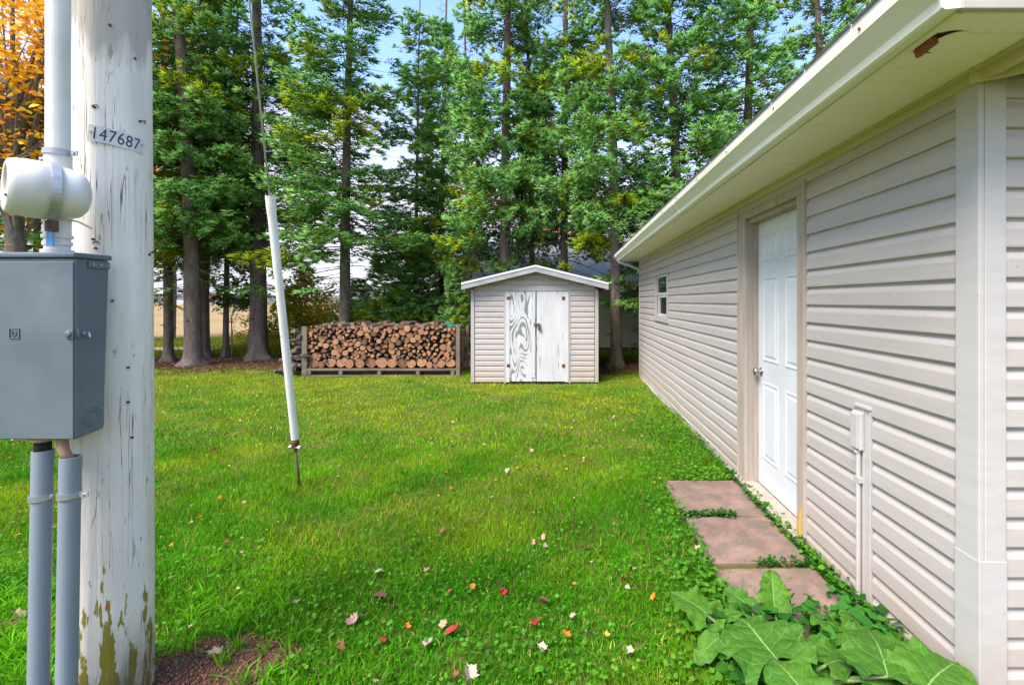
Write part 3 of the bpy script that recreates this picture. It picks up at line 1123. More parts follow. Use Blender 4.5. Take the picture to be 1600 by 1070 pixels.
while True:
    z = 0.015 + k * slap
    k += 1
    if z > 1.98:
        break
    # width of the gable at this height (top of the course)
    zt = z + slap
    if z < 1.60:
        segs_ = [(sl + .075, dl - .035), (dr + .035, sr_ - .075)]
    else:
        half = 10 if zt < zc else (zp - zt + .01) / (zp - zc) * (sr_ - sl) / 2
        lo, hi = max(sl + .075, scx - half), min(sr_ - .075, scx + half)
        segs_ = [(lo, hi)] if hi - lo > .1 else []
        if z < 1.68 and segs_:
            segs_ = [(sl + .075, sr_ - .075)]
    for a_, b_ in segs_:
        o = board(shed, SY, a_, b_, z, axis='x', lap=slap, mat=M['siding_shed'])
        o.location = Vector(o.location) - shed.location
        # side walls
    for xx, sg in ((sl, 1), (sr_, -1)):
        if z < 1.62:
            o = board(shed, 0, SY + .06, SY + sd_ - .02, z, axis='y', lap=slap, mat=M['siding_shed'])
            o.location = Vector((xx + (0.018 if sg > 0 else -.018), SY + sd_ / 2 + .02, z)) - shed.location
            if sg < 0:
                o.rotation_euler = (0, 0, math.pi)
for xa_, xb_ in ((sl, sl + .065), (sr_ - .065, sr_)):
    S(MB().box(xa_, xb_, SY - .022, SY + .055, 0.01, zc - .02), 'corner_post', M['siding_shed'], bevel=.003)
for xa_, xb_ in ((dl - .035, dl - .002), (dr + .002, dr + .035)):
    S(MB().box(xa_, xb_, SY - .020, SY + .02, -.01, 1.655), 'door_trim', M['siding_shed'], bevel=.002)
S(MB().box(dl - .034, dr + .034, SY - .019, SY + .02, 1.656, 1.676), 'door_trim', M['siding_shed'], bevel=.002)
S(MB().box(sl + .05, sr_ - .05, SY + .02, SY + sd_ - .05, -.03, .018), 'floor_skid', M['rawdark'])
# doors
mid = sx(838)
for a_, b_, mat_, nm in ((dl, mid - .004, M['peeled'], 'peeling plywood door with bare grain showing'), (mid + .004, dr, M['painted'], 'whole white painted plywood door')):
    d_ = S(MB().box(a_ + .003, b_ - .003, SY - .026, SY - .005, .03, 1.645), 'door_leaf', mat_)
    d_['label'] = nm
    hx = a_ + .05 if mat_ is M['peeled'] else b_ - .09
    for zz in (sz(466), sz(571)):
        o = MB().box(hx - .03, hx + .03, SY - .034, SY - .0265, zz - .03, zz + .03).obj('hinge_plate', M['rust'], d_)
        MB().tube([(hx, SY - .038, zz + .012), (hx, SY - .033, zz + .012)], .006, 8).obj('screw', M['rustrod'], o)
    if mat_ is M['peeled']:
        MB().box(b_ - .088, b_ - .016, SY - .038, SY - .0265, .10, 1.64).obj('cover_strip', M['painted'], d_)
        MB().box(a_ + .0, a_ + .07, SY - .0335, SY - .0268, .02, 1.645).obj('edge_board', M['painted'], d_)
    else:
        MB().box(b_ - .062, b_ - .0, SY - .0335, SY - .0268, .02, 1.645).obj('edge_board', M['painted'], d_)
        o = MB().box(mid - .04, mid + .07, SY - .050, SY - .040, sz(509), sz(505)).obj('hasp', M['rustrod'], d_)
        mb = MB().box(mid + .035, mid + .085, SY - .066, SY - .045, sz(516), sz(511.5))
        mb.tube([(mid + .045, SY - .055, sz(512)), (mid + .045, SY - .055, sz(508)), (mid + .06, SY - .055, sz(506)), (mid + .075, SY - .055, sz(508)), (mid + .075, SY - .055, sz(512))], .005, 6)
        mb.obj('padlock', M['rustrod'], d_)
S(MB().box(dl + .01, dr - .01, SY - .004, SY + .011, .0, 1.65), 'door_gap', M['black'])
# roof: two slabs, white barge boards
ex0, ex1 = sx(723) + .02, sx(951) - .02
pk = 2.10
eL = 1.785
for (xa_, xb_) in ((ex0, scx), (scx, ex1)):
    za_, zb_ = (eL, pk) if xa_ == ex0 else (pk, eL)
    e_ = .0005 if xa_ == ex0 else 0
    mb = MB()
    y0_, y1_ = SY - .19, SY + sd_ + .1
    def slab(y0, y1, lo, hi):
        return mb.add([(xa_, y0, za_ + lo), (xb_, y0, zb_ + lo), (xb_, y1, zb_ + lo), (xa_, y1, za_ + lo), (xa_, y0, za_ + hi), (xb_, y0, zb_ + hi), (xb_, y1, zb_ + hi), (xa_, y1, za_ + hi)],
                      [(0, 1, 2, 3), (4, 7, 6, 5), (0, 4, 5, 1), (2, 6, 7, 3), (0, 3, 7, 4), (1, 5, 6, 2)])
    slab(y0_, y1_, -.022, .0)
    S(mb, 'roof', M['roof'])
    mb = MB()
    slab(y0_ - .012, y0_ + .02, -.022 - .085, -.024)
    S(mb, 'barge_board', M['barge'])
    mb = MB()
    slab(y0_ - .022, y0_ + .05, -.021, .014)
    S(mb, 'drip_edge', M['white'])
    mb = MB()
    slab(y0_ + .02, SY - .001, -.105, -.09)
    S(mb, 'soffit', M['siding_shed'])
for xe, sg in ((ex0, 1), (ex1, -1)):
    S(MB().box(min(xe, xe + .02 * sg), max(xe, xe + .02 * sg), SY - .18, SY + sd_ + .1, eL - .115, eL - .026), 'eave_fascia', M['offwhite'])

# ================================================================== FAR HOUSE
far = thing('bungalow', 'long low beige bungalow with grey shingled roof behind the spruce trees', 'house', (3, 13.2, 0))
def B(mb, name, mat, **k):
    o = mb.obj(name, mat, far, **k)
    o.location = Vector(o.location) - far.location
    return o
fx0, fx1, fy = -3.0, 14.0, 13.2
mb = MB().box(fx0 + .03, fx1, fy + .02, 19.5, 0.12, 2.1)
for xx in (fx0 + .03, fx1 - .2):
    mb.add([(xx, fy + .03, 2.1), (xx, 19.5, 2.1), (xx, 16.3, 3.45), (xx + .1, fy + .03, 2.1), (xx + .1, 19.5, 2.1), (xx + .1, 16.3, 3.45)],
           [(0, 1, 2), (3, 5, 4), (0, 3, 4, 1), (1, 4, 5, 2), (2, 5, 3, 0)])
B(mb, 'wall', M['siding_far'])
B(MB().box(fx0 + .06, fx1, fy + .05, 19.4, -.05, .119), 'foundation', M['rawdark'])
mb = MB()
for k in range(16):
    z = .13 + k * .12
    mb.extr([(.0, z), (-.016, z + .001), (-.014, z + .085), (-.003, z + .119), (.0, z + .119)], 'x', fx0 + .08, fx1)
s_ = B(mb, 'siding_courses', M['siding_far'])
s_.location = Vector((0, fy + .019, 0)) - far.location
s_['kind'] = 'stuff'
B(MB().box(fx0, fx0 + .08, fy - .01, fy + .06, .12, 2.05), 'corner_post', M['offwhite'])
roof_slab(0, 0, 1, 1, 0, 1, .1, 'tmp', M['roof_far'], far)
bpy.data.objects.remove(bpy.data.objects['tmp'])
for (ya_, za_, yb_, zb_) in ((fy - .5, 2.0, 16.3, 3.50), (16.301, 3.50, 20.0, 2.0)):
    mb = MB()
    x0_, x1_ = fx0 - .4, fx1 + .4
    mb.add([(x0_, ya_, za_), (x1_, ya_, za_), (x1_, yb_, zb_), (x0_, yb_, zb_), (x0_, ya_, za_ + .05), (x1_, ya_, za_ + .05), (x1_, yb_, zb_ + .05), (x0_, yb_, zb_ + .05)],
           [(0, 1, 2, 3), (4, 7, 6, 5), (0, 4, 5, 1), (2, 6, 7, 3), (0, 3, 7, 4), (1, 5, 6, 2)])
    B(mb, 'roof', M['roof_far'])
B(MB().box(fx0 - .41, fx1 + .4, fy - .53, fy - .501, 1.90, 2.05), 'fascia', M['offwhite'])
B(MB().box(fx0 - .40, fx1 + .4, fy - .50, fy + .02, 1.895, 1.92), 'soffit', M['offwhite'])

# two more roofs far off over the field
for (px, hh, wd, dist, rc, lab) in ((322, 3.8, 9, 150, (0.22, 0.08, 0.07), 'distant white farmhouse with red roof across the field'),
                                    (258, 4.5, 16, 190, (0.10, 0.11, 0.13), 'distant dark roofed barn at the field edge behind leftmost trunk')):
    X = (px - VX) / F * dist
    t = thing('farm_building', lab, 'house', (X, dist, 0))
    MB().box(-wd / 2, wd / 2, 0, 8, 0, hh * .55).obj('wall', M['offwhite'], t)
    rm = pmat('far_roof', rc, tuple(c * .8 for c in rc), 1)
    mb = MB()
    mb.extr([(-.5, hh * .55), (4, hh), (8.5, hh * .55)], 'x', -wd / 2 - .4, wd / 2 + .4)
    mb.obj('roof', rm, t)
    for wx in (-wd / 4, wd / 4):
        MB().box(wx - .5, wx + .5, -.05, -.01, hh * .2, hh * .4).obj('window', M['black'], t)

# ================================================================== PAVING SLABS
for (pxa, ya, yb_, x0_, x1_, lab, z_) in (
        (0, gnd(0, 808).y, gnd(0, 753).y, .795, 1.385, 'reddish concrete paving slab farthest along the door step row', .014),
        (0, gnd(0, 884).y + .0, gnd(0, 811).y, .800, 1.372, 'middle reddish paving slab in front of the garage door sill', .018),
        (0, gnd(0, 884).y - .62, gnd(0, 888).y - .01, .790, 1.365, 'nearest reddish paving slab partly under the burdock leaves', .010)):
    mb = MB()
    nx_, ny_ = 2, 2
    cx_, cy_ = (x0_ + x1_) / 2, (ya + yb_) / 2
    hx_, hy_ = (x1_ - x0_) / 2, (yb_ - ya) / 2
    r_ = random.Random(int(cy_ * 100))
    cor = [(-hx_ + r_.uniform(-.008, .008), -hy_), (hx_ + r_.uniform(-.008, .008), -hy_ + r_.uniform(-.01, .01)), (hx_, hy_), (-hx_ + r_.uniform(-.008, .008), hy_ + r_.uniform(-.01, .0))]
    # chipped outline
    outl = []
    for i in range(4):
        p, q = cor[i], cor[(i + 1) % 4]
        for k in range(12):
            t_ = k / 12
            ch_ = r_.uniform(-.003, .003) if k else 0
            outl.append((p[0] + (q[0] - p[0]) * t_ + ch_, p[1] + (q[1] - p[1]) * t_ + ch_))
    mb.extr(outl, 'z', -.05, 0.0)
    o = mb.obj('paving_slab', M['slab'], None, loc=(cx_, cy_, z_), bevel=.004)
    tag(o, lab, 'paving slab', 'paving slabs at the garage door')
    # cast grid of fine ribs on the surface
    mb = MB()
    if ya > 2.4 :
        for k in range(26):
            xx = -hx_ + .03 + k * (2 * hx_ - .06) / 25
            mb.box(xx, xx + .007, .02 if ya < 3 else -hy_ * .2, hy_ - .03, 0.0005, .0024)
        q_ = mb.obj('ribbing', M['slab'], o)
        q_['kind'] = 'stuff'

# ================================================================== UTILITY POLE
PX_, PY_ = -1.735, 1.735
ax0 = Vector((PX_, PY_, 0))
pole = thing('utility_pole', 'thick white painted wooden utility pole carrying the grey electrical box', 'pole', (PX_, PY_, 0))
def P(mb, name, mat, **k):
    o = mb.obj(name, mat, pole, **k)
    o.location = Vector(o.location) - pole.location
    return o
n, vs, fs = 72, [], []
zs = [-.3] + [i * .06 for i in range(0, 60)] + [4.2, 5.5, 7, 9.0]
prn = random.Random(5)
groov = [(prn.uniform(0, 6.28), prn.uniform(.01, .03), prn.uniform(.003, .008), prn.uniform(0, 2.0), prn.uniform(.5, 2.0)) for _ in range(46)]
for z in zs:
    r0 = .1235 - .0022 * z
    for k in range(n):
        a_ = 2 * math.pi * k / n
        r_ = r0 + .002 * math.sin(3 * a_ + z) + .0012 * math.sin(7 * a_ + z * 2.0)
        for (ga, gw, gd, gz, gl) in groov:
            dz = (z - gz) / gl
            if abs(dz) < 1:
                da = (a_ - ga - .03 * math.sin(z * 3 + ga) + math.pi) % (2 * math.pi) - math.pi
                r_ -= gd * .5 * (1 - dz * dz) * math.exp(-(da / gw) ** 2 / 2)
        vs.append((PX_ + r_ * math.cos(a_), PY_ + r_ * math.sin(a_), z))
for i in range(len(zs) - 1):
    for k in range(n):
        j = (k + 1) % n
        fs.append((i * n + k, i * n + j, (i + 1) * n + j, (i + 1) * n + k))
fs.append(tuple(range((len(zs) - 1) * n, len(zs) * n)))
mb = MB()
mb.add(vs, fs)
P(mb, 'pole_shaft', M['pole'], smooth=True)


def on_pole(px, py, off=0.0):
    """point of the pole's surface seen at a pixel of the photograph"""
    d = Vector(((px - VX) / F, 1.0, -(py - VY) / F))
    o_ = Vector((-PX_, -PY_))
    dd = Vector((d.x, d.y))
    aa = dd.dot(dd)
    bb = 2 * dd.dot(o_)
    z = H
    for _ in range(4):
        rr = .1235 - .0022 * z + off
        cc = o_.dot(o_) - rr * rr
        disc = max(bb * bb - 4 * aa * cc, 0)
        t_ = (-bb - math.sqrt(disc)) / (2 * aa)
        z = H + d.z * t_
    return Vector((d.x * t_, d.y * t_, z))


# nails, staples and rusty dents
for (px, py) in ((218, 190), (148, 168), (146, 374), (150, 388), (233, 398), (200, 574), (206, 683), (172, 40), (200, 628), (128, 300), (210, 92), (176, 470)):
    p = on_pole(px, py)
    nr = Vector((p.x - PX_, p.y - PY_, 0)).normalized()
    mb = MB().tube([p - nr * .002, p + nr * .005], .0045, 8)
    P(mb, 'nail', M['rust'])
for (px, py) in ((146, 168), (220, 192), (147, 381), (233, 396)):
    p = on_pole(px + 3, py)
    nr = Vector((p.x - PX_, p.y - PY_, 0)).normalized()
    tt = Vector((-nr.y, nr.x, 0))
    mb = MB().tube([p - nr * .002 - tt * .008, p + nr * .004 - tt * .007 + Vector((0, 0, .004)), p + nr * .005 + tt * .006 + Vector((0, 0, .009)), p + tt * .009], .0018, 6)
    P(mb, 'staple', M['rust'])

# number plate: a strip of metal bent round the pole, digits pressed on it
pc = on_pole(184, 217)
ac = math.atan2(pc.y - PY_, pc.x - PX_)
rp = .1235 - .0022 * pc.z
def bend(u, v, off):
    """u metres to the right round the pole, v metres up, tilted a little"""
    ti = R(-5)
    uu = u * math.cos(ti) - v * math.sin(ti)
    vv = u * math.sin(ti) + v * math.cos(ti)
    a_ = ac + uu / rp
    return (PX_ + (rp + off) * math.cos(a_), PY_ + (rp + off) * math.sin(a_), pc.z + vv)
pl_w, pl_h = (on_pole(228, 225) - on_pole(140, 210)).length * 1.0, .058
mb = MB()
n = 16
vs, fs = [], []
for off in (.0032, .0048):
    for j in (0, 1):
        for i in range(n + 1):
            vs.append(bend(-pl_w / 2 + pl_w * i / n, (-.5 + j) * pl_h, off + (.002 if i == n else 0)))
q = n + 1
for i in range(n):
    fs += [(i, i + 1, q + i + 1, q + i), (2 * q + i, 3 * q + i, 3 * q + i + 1, 2 * q + i + 1), (i, 2 * q + i, 2 * q + i + 1, i + 1), (q + i, q + i + 1, 3 * q + i + 1, 3 * q + i)]
fs += [(0, q, 3 * q, 2 * q), (n, 2 * q + n, 3 * q + n, q + n)]
mb.add(vs, fs)
plate = P(mb, 'number_plate', M['plate'])
cu = bpy.data.curves.new('digits', 'FONT')
cu.body = '147687'
cu.size = 1.0
cu.space_character = 1.08
cu.align_x = 'CENTER'
cu.align_y = 'CENTER'
to = bpy.data.objects.new('tmp_digits', cu)
COL.objects.link(to)
bpy.context.view_layer.update()
me = bpy.data.meshes.new_from_object(to.evaluated_get(bpy.context.evaluated_depsgraph_get()))
bpy.data.objects.remove(to)
xs_ = [v.co.x for v in me.vertices]
ys_ = [v.co.y for v in me.vertices]
bm = bmesh.new()
bm.from_mesh(me)
bmesh.ops.triangulate(bm, faces=bm.faces)
bmesh.ops.subdivide_edges(bm, edges=[e_ for e_ in bm.edges if e_.calc_length() > .2], cuts=1)
cx_, cy_ = (min(xs_) + max(xs_)) / 2, (min(ys_) + max(ys_)) / 2
kx, ky_ = (pl_w * .80) / (max(xs_) - min(xs_)), .043 / (max(ys_) - min(ys_))
for v in bm.verts:
    v.co = Vector(bend((v.co.x - cx_) * kx + .001, (v.co.y - cy_) * ky_ + .001, .0054)) - pole.location
bm.to_mesh(me)
bm.free()
me.materials.clear()
me.materials.append(M['ink'])
me.name = 'digits'
dg = bpy.data.objects.new('digits', me)
link(dg, plate)
dg.location = pole.location - Vector(pole.location)
dg.matrix_parent_inverse = Matrix.Identity(4)
dg.location = (0, 0, 0) if False else pole.location  # plate mesh is in pole-offset coordinates
plate_loc = Vector(plate.location)
dg.location = Vector((0, 0, 0)) - plate_loc
for u in (-pl_w / 2 + .008, pl_w / 2 - .008):
    a0_, a1_ = Vector(bend(u, .004, .003)), Vector(bend(u, .004, .0085))
    mb = MB().tube([a0_, a1_], .0042, 8)
    o = mb.obj('plate_nail', M['galv'], plate)

# ---- electrical box on the pole
ZB = 1.475
bxr = (117.5 - VX) / F * ZB            # right face
btop, bbot = at(0, 403, ZB).z, at(0, 687, ZB).z
ebox = thing('electrical_box', 'grey steel electrical disconnect box mounted on the white pole', 'electrical box', (bxr - .15, ZB, bbot))
def E(mb, name, mat, **k):
    o = mb.obj(name, mat, ebox, **k)
    o.location = Vector(o.location) - ebox.location
    return o
x0_ = bxr - .30
yt, yb_ = ZB + .110, ZB + .093
mb = MB()
mb.add([(x0_, ZB, bbot), (bxr, ZB, bbot), (bxr, yb_, bbot + .012), (x0_, yb_, bbot + .012), (x0_, ZB, btop), (bxr, ZB, btop), (bxr, yt, btop), (x0_, yt, btop)],
       [(0, 3, 2, 1), (4, 5, 6, 7), (0, 1, 5, 4), (2, 3, 7, 6), (1, 2, 6, 5), (0, 4, 7, 3)])
E(mb, 'box_body', M['boxgrey'], bevel=.005)
E(MB().box(x0_ - .004, bxr - .003, ZB - .004, ZB - .0005, bbot + .004, btop - .012), 'box_cover', M['boxgrey'], bevel=.0015)
E(MB().box(x0_ - .006, bxr + .006, ZB - .009, yt + .006, btop + .0005, btop + .018), 'box_lid', M['boxgrey'], bevel=.005)
# side flange, rivets, latch, knockout rings
E(MB().box(bxr + .0005, bxr + .006, yt - .072, yt - .002, btop - .030, btop - .006), 'flange', M['boxgrey'], bevel=.002)
for yy in (yt - .060, yt - .035, yt - .012):
    E(MB().tube([(bxr + .005, yy, btop - .018), (bxr + .009, yy, btop - .018)], .0035, 8), 'rivet', M['galv'])
kc = at(137, 650, ZB + .045)
mb = MB()
def ringx(mb, x, cy, cz, r, w_, th=.002, n=32):
    vs, fs = [], []
    for (rr, xx) in ((r, x), (r + w_ * .5, x + th), (r + w_, x)):
        for k_ in range(n):
            a_ = 2 * math.pi * k_ / n
            vs.append((xx, cy + rr * math.cos(a_), cz + rr * math.sin(a_)))
    for i in range(2):
        for k_ in range(n):
            j = (k_ + 1) % n
            fs.append((i * n + k_, i * n + j, (i + 1) * n + j, (i + 1) * n + k_))
    mb.add(vs, fs)
ringx(mb, bxr + .0004, ZB + .050, bbot + .062, .030, .003)
ringx(mb, bxr + .0004, ZB + .050, bbot + .062, .019, .003)
E(mb, 'knockout_rings', M['boxgrey'])
lz = at(0, 522, ZB).z
mb = MB()
mb.box(bxr - .022, bxr + .001, ZB - .009, ZB - .0045, lz - .014, lz + .014)
mb.box(bxr + .0006, bxr + .006, ZB + .004, ZB + .036, lz - .013, lz + .016)
mb.tube([(bxr + .006, ZB + .022, lz), (bxr + .014, ZB + .022, lz)], .008, 12)
E(mb, 'latch', M['boxgrey'], bevel=.0015)
mb = MB()
lathe(mb, (bxr - .012, ZB - .009, lz + .001), (0, -1, 0), [(0, .010), (.004, .010), (.006, .006)], 14)
E(mb, 'latch_button', M['boxgrey'])
mb = MB().tube([(bxr + .013, ZB + .03, lz + .004), (bxr + .018, ZB + .03, lz - .012)], .003, 6)
E(mb, 'latch_pin', M['galv'])
# square letter emblem stamped in the cover
ec = at(22, 521, ZB - .006)
mb = MB()
s_ = .0165
for (a0_, a1_, b0_, b1_) in ((-s_, s_, -s_, -s_ + .0022), (-s_, s_, s_ - .0022, s_), (-s_, -s_ + .0022, -s_ + .0024, s_ - .0024), (s_ - .0022, s_, -s_ + .0024, s_ - .0024)):
    mb.box(ec.x + a0_, ec.x + a1_, ZB - .0068, ZB - .0042, ec.z + b0_, ec.z + b1_)
pts = [(-.006, -.009), (-.006, .009), (.001, .009), (.006, .004), (.006, -.004), (.001, -.009)]
for i in range(6):
    p, q2 = pts[i], pts[(i + 1) % 6]
    mb.tube([(ec.x + p[0], ZB - .0055, ec.z + p[1]), (ec.x + q2[0], ZB - .0055, ec.z + q2[1])], .0012, 5)
E(mb, 'stamped_emblem', M['boxgrey'])

# ---- white service fitting above the box
fit = thing('electric_meter', 'white round electric meter housing with steel band above the grey box', 'meter', at(88, 388, ZB + .05))
def T(mb, name, mat, **k):
    o = mb.obj(name, mat, fit, **k)
    o.location = Vector(o.location) - fit.location
    return o
Yt = ZB + .060
pr = at(86, 366, Yt)
ru_x = at(90, 230, Yt).x
top_, low_ = at(86, 388, Yt).z, at(86, 340, Yt).z
mb = MB()
lathe(mb, (ru_x, Yt, btop + .018), (0, 0, 1), [(0, .040), (.014, .040), (.015, .032), (.028, .032), (.029, .036), (.042, .036), (.043, .032), (.052, .032), (.053, .038), (.064, .038), (.065, .033), (.11, .033)], 28)
T(mb, 'collar', M['pvcwhite'], smooth=False)
cb = Vector((-1.655, 1.530, at(110, 302, 1.50).z))
hd = Vector((-.56, -.83, .03)).normalized()
mb = MB()
lathe(mb, cb, hd, [(-.040, .001), (-.038, .030), (-.032, .052), (-.018, .072), (0, .081), (.02, .084), (.050, .085)], 40)
T(mb, 'meter_body', M['pvcwhite'], smooth=True)
mb = MB()
lathe(mb, (ru_x, Yt, cb.z), (0, 0, 1), [(-.100, .029), (-.088, .034), (.088, .034), (.10, .030)], 28)
T(mb, 'neck', M['pvcwhite'], smooth=True)
mb = MB()
lathe(mb, cb, hd, [(.052, .080), (.055, .092), (.10, .092), (.132, .088), (.146, .082), (.150, .072), (.146, .063), (.135, .060), (.06, .060)], 44)
T(mb, 'hood', M['pvcwhite'], smooth=True)
mb = MB()
lathe(mb, cb, hd, [(.080, .0595), (.0805, .0596)], 32)
T(mb, 'meter_face', M['galv'])
mb = MB()
lathe(mb, cb, hd, [(.081, .030), (.110, .030), (.118, .022)], 24)
T(mb, 'meter_register', M['black'])
u_ = hd.cross(Vector((0, 0, 1))).normalized()
v_ = Vector((0, 0, 1))
for a_ in (3.7, 5.6):
    p = cb + hd * .149 + (u_ * math.cos(a_) + v_ * math.sin(a_)) * .074
    T(MB().tube([p, p + hd * .005], .004, 8), 'screw', M['rustrod'])
mb = MB()
lathe(mb, cb, hd, [(.040, .084), (.040, .0945), (.0405, .097), (.060, .097), (.0605, .0945), (.060, .084)], 44)
T(mb, 'band_clamp', M['galv'], smooth=False)
q_ = cb + hd * .05 + Vector((0, 0, -.108))
mb = MB()
mb.box(q_.x - .013, q_.x + .013, q_.y - .010, q_.y + .010, q_.z - .022, q_.z + .014)
mb.tube([(q_.x, q_.y - .014, q_.z - .004), (q_.x, q_.y + .014, q_.z - .004)], .009, 10)
T(mb, 'clamp_bolt', M['rustrod'], bevel=.002)
T(MB().box(q_.x - .012, q_.x + .010, q_.y - .006, q_.y - .002, q_.z - .070, q_.z - .023), 'seal_tag', M['blue'])
mb = MB().tube([(pr.x + .03, Yt, low_ - .005), (pr.x + .055, Yt + .02, low_ - .01), (pr.x + .075, Yt + .05, low_ - .03)], .0035, 6)
T(mb, 'tie_wire', M['pvcwhite'])
# riser
ru = at(91, 230, Yt)
mb = MB()
lathe(mb, (ru.x, Yt, cb.z + .075), (0, 0, 1), [(0, .033), (.014, .036), (.022, .036), (.023, .0335), (.062, .0335), (.063, .0305), (.4, .0300), (2.6, .0300)], 28)
T(mb, 'riser_pipe', M['pvcwhite'], smooth=False)
def strap(px, py, y, r_, par_fn, mat, x=None, side=.03):
    c = at(px, py, y)
    mb = MB()
    vs, fs = [], []
    n_ = 22
    for zz in (-.009, .009):
        for i in range(n_ + 1):
            a_ = math.pi + math.pi * i / n_
            vs.append((c.x + (r_ + .002) * math.cos(a_), y + (r_ + .002) * math.sin(a_), c.z + zz))
            vs.append((c.x + (r_ + .0045) * math.cos(a_), y + (r_ + .0045) * math.sin(a_), c.z + zz))
    m_ = 2 * (n_ + 1)
    for i in range(n_):
        a_ = 2 * i
        fs += [(a_ + 1, a_ + 3, m_ + a_ + 3, m_ + a_ + 1), (a_, m_ + a_, m_ + a_ + 2, a_ + 2), (a_, a_ + 2, a_ + 3, a_ + 1), (m_ + a_, m_ + a_ + 1, m_ + a_ + 3, m_ + a_ + 2)]
    mb.add(vs, fs)
    mb.box(c.x + r_, c.x + r_ + side, y - .002, y + .002, c.z - .009, c.z + .009)
    mb.tube([(c.x + r_ + side * .6, y - .006, c.z), (c.x + r_ + side * .6, y - .001, c.z)], .005, 8)
    return par_fn(mb, 'pipe_strap', mat)
strap(92, 240, Yt, .034, T, M['galv'])

# ---- grey conduits below the box
cg = thing('conduit_riser', 'pair of grey plastic conduits strapped to the foot of the white pole', 'conduit', (bxr - .03, ZB + .05, 0))
def Cc(mb, name, mat, **k):
    o = mb.obj(name, mat, cg, **k)
    o.location = Vector(o.location) - cg.location
    return o
for (pxt, pyt, pxb, rad, yy) in ((67, 703, 60, .0262, ZB + .035), (110, 713, 104, .0268, ZB + .040)):
    t_, b_ = at(pxt, pyt, yy), at(pxb, 1085, yy)
    dn = (b_ - t_)
    b2 = t_ + dn * (t_.z / -dn.z) if dn.z else b_
    mb = MB()
    n = 28
    dirv = (b2 - t_).normalized()
    L_ = (b2 - t_).length
    lathe(mb, t_, dirv, [(.02, rad - .004), (0, rad - .004), (0, rad), (.1, rad), (L_, rad), (L_ + .1, rad)], n)
    Cc(mb, 'conduit', M['conduit'], smooth=False)
    stub = M['black'] if pxt == 67 else M['copper']
    mb = MB().tube([(t_.x - (.0 if pxt == 67 else .03), yy, bbot + .01), (t_.x - (.0 if pxt == 67 else .022), yy, t_.z + .02), (t_.x, yy, t_.z - .02)], .021 if pxt == 67 else .015, 12)
    Cc(mb, 'cable', stub, smooth=True)
    if pxt == 67:
        mb = MB()
        lathe(mb, (t_.x, yy, bbot - .014), (0, 0, 1), [(0, .027), (.004, .031), (.010, .031), (.018, .026)], 16)
        Cc(mb, 'locknut', M['copper'])
strap(65, 775, ZB + .035, .0262, Cc, M['galv'], side=.012)
strap(109, 772, ZB + .040, .0268, Cc, M['galv'], side=.035)

# ================================================================== GUY WIRE
ga = gnd(468, 760)
ga.z = 0
gt = Vector((PX_ - .075, PY_ + .08, 7.95))
guy = thing('guy_wire', 'slanting steel guy wire with white plastic guard anchored in the lawn', 'guy wire', ga)
gd = (gt - ga)
def gp_(u):
    return ga + gd * u - Vector(guy.location)
def u_of(py):
    lo, hi = 0.0, 1.0
    for _ in range(50):
        m_ = (lo + hi) / 2
        p = ga + gd * m_
        y_ = VY - (p.z - H) / p.y * F
        if y_ > py:
            lo = m_
        else:
            hi = m_
    return lo
u1, u0 = u_of(306), u_of(686)
mb = MB().tube([gp_(u0 - .002), gp_(1)], .0058, 8)
mb.obj('wire', M['galv'], guy, smooth=True)
# half-round plastic guard with a folded lip
axg = gd.normalized()
sidev = axg.cross(Vector((0, 1, 0))).normalized()
frv = sidev.cross(axg).normalized()
if frv.y > 0:
    frv = -frv
vs, fs = [], []
prof = []
for i in range(15):
    a_ = R(-20) + R(220) * i / 14
    prof.append((math.cos(a_) * .0275, math.sin(a_) * .026))
prof = prof + [(x * .90, y * .88) for x, y in reversed(prof)]
m_ = len(prof)
NS = 24
for k in range(NS + 1):
    u = u0 + (u1 - u0) * k / NS
    c = gp_(u)
    s2 = 1.0 + (.12 if k > NS - 2 else 0)
    for x, y in prof:
        vs.append(c + sidev * x * s2 + frv * (y - .006) * s2)
for k in range(NS):
    for i in range(m_):
        j = (i + 1) % m_
        fs.append((k * m_ + i, k * m_ + j, (k + 1) * m_ + j, (k + 1) * m_ + i))
fs += [tuple(range(m_)), tuple(range(NS * m_, (NS + 1) * m_))]
mb = MB()
mb.add(vs, fs)
mb.obj('guard', M['guard'], guy)
mb = MB()
ub = u_of(697)
lathe(mb, gp_(ub), axg, [(-.045, .010), (-.03, .014), (-.005, .013), (.0, .022), (.02, .030), (.045, .030), (.05, .02)], 14)
mb.obj('thimble', M['rust'], guy)
mb = MB().tube([gp_(ub) + sidev * .02 + frv * .01, gp_(ub) + sidev * -.045 + frv * .018], .008, 8)
lathe(mb, gp_(ub) + sidev * -.04 + frv * .016, sidev, [(-.01, .016), (.006, .016)], 6)
lathe(mb, gp_(ub) + sidev * .03 + frv * .014, sidev, [(-.01, .016), (.006, .016)], 6)
mb.obj('clamp_bolt', M['galv'], guy)
mb = MB().tube([gp_(ub - .003), gp_(-.01)], .0095, 10)
mb.obj('anchor_rod', M['rustrod'], guy, smooth=True)

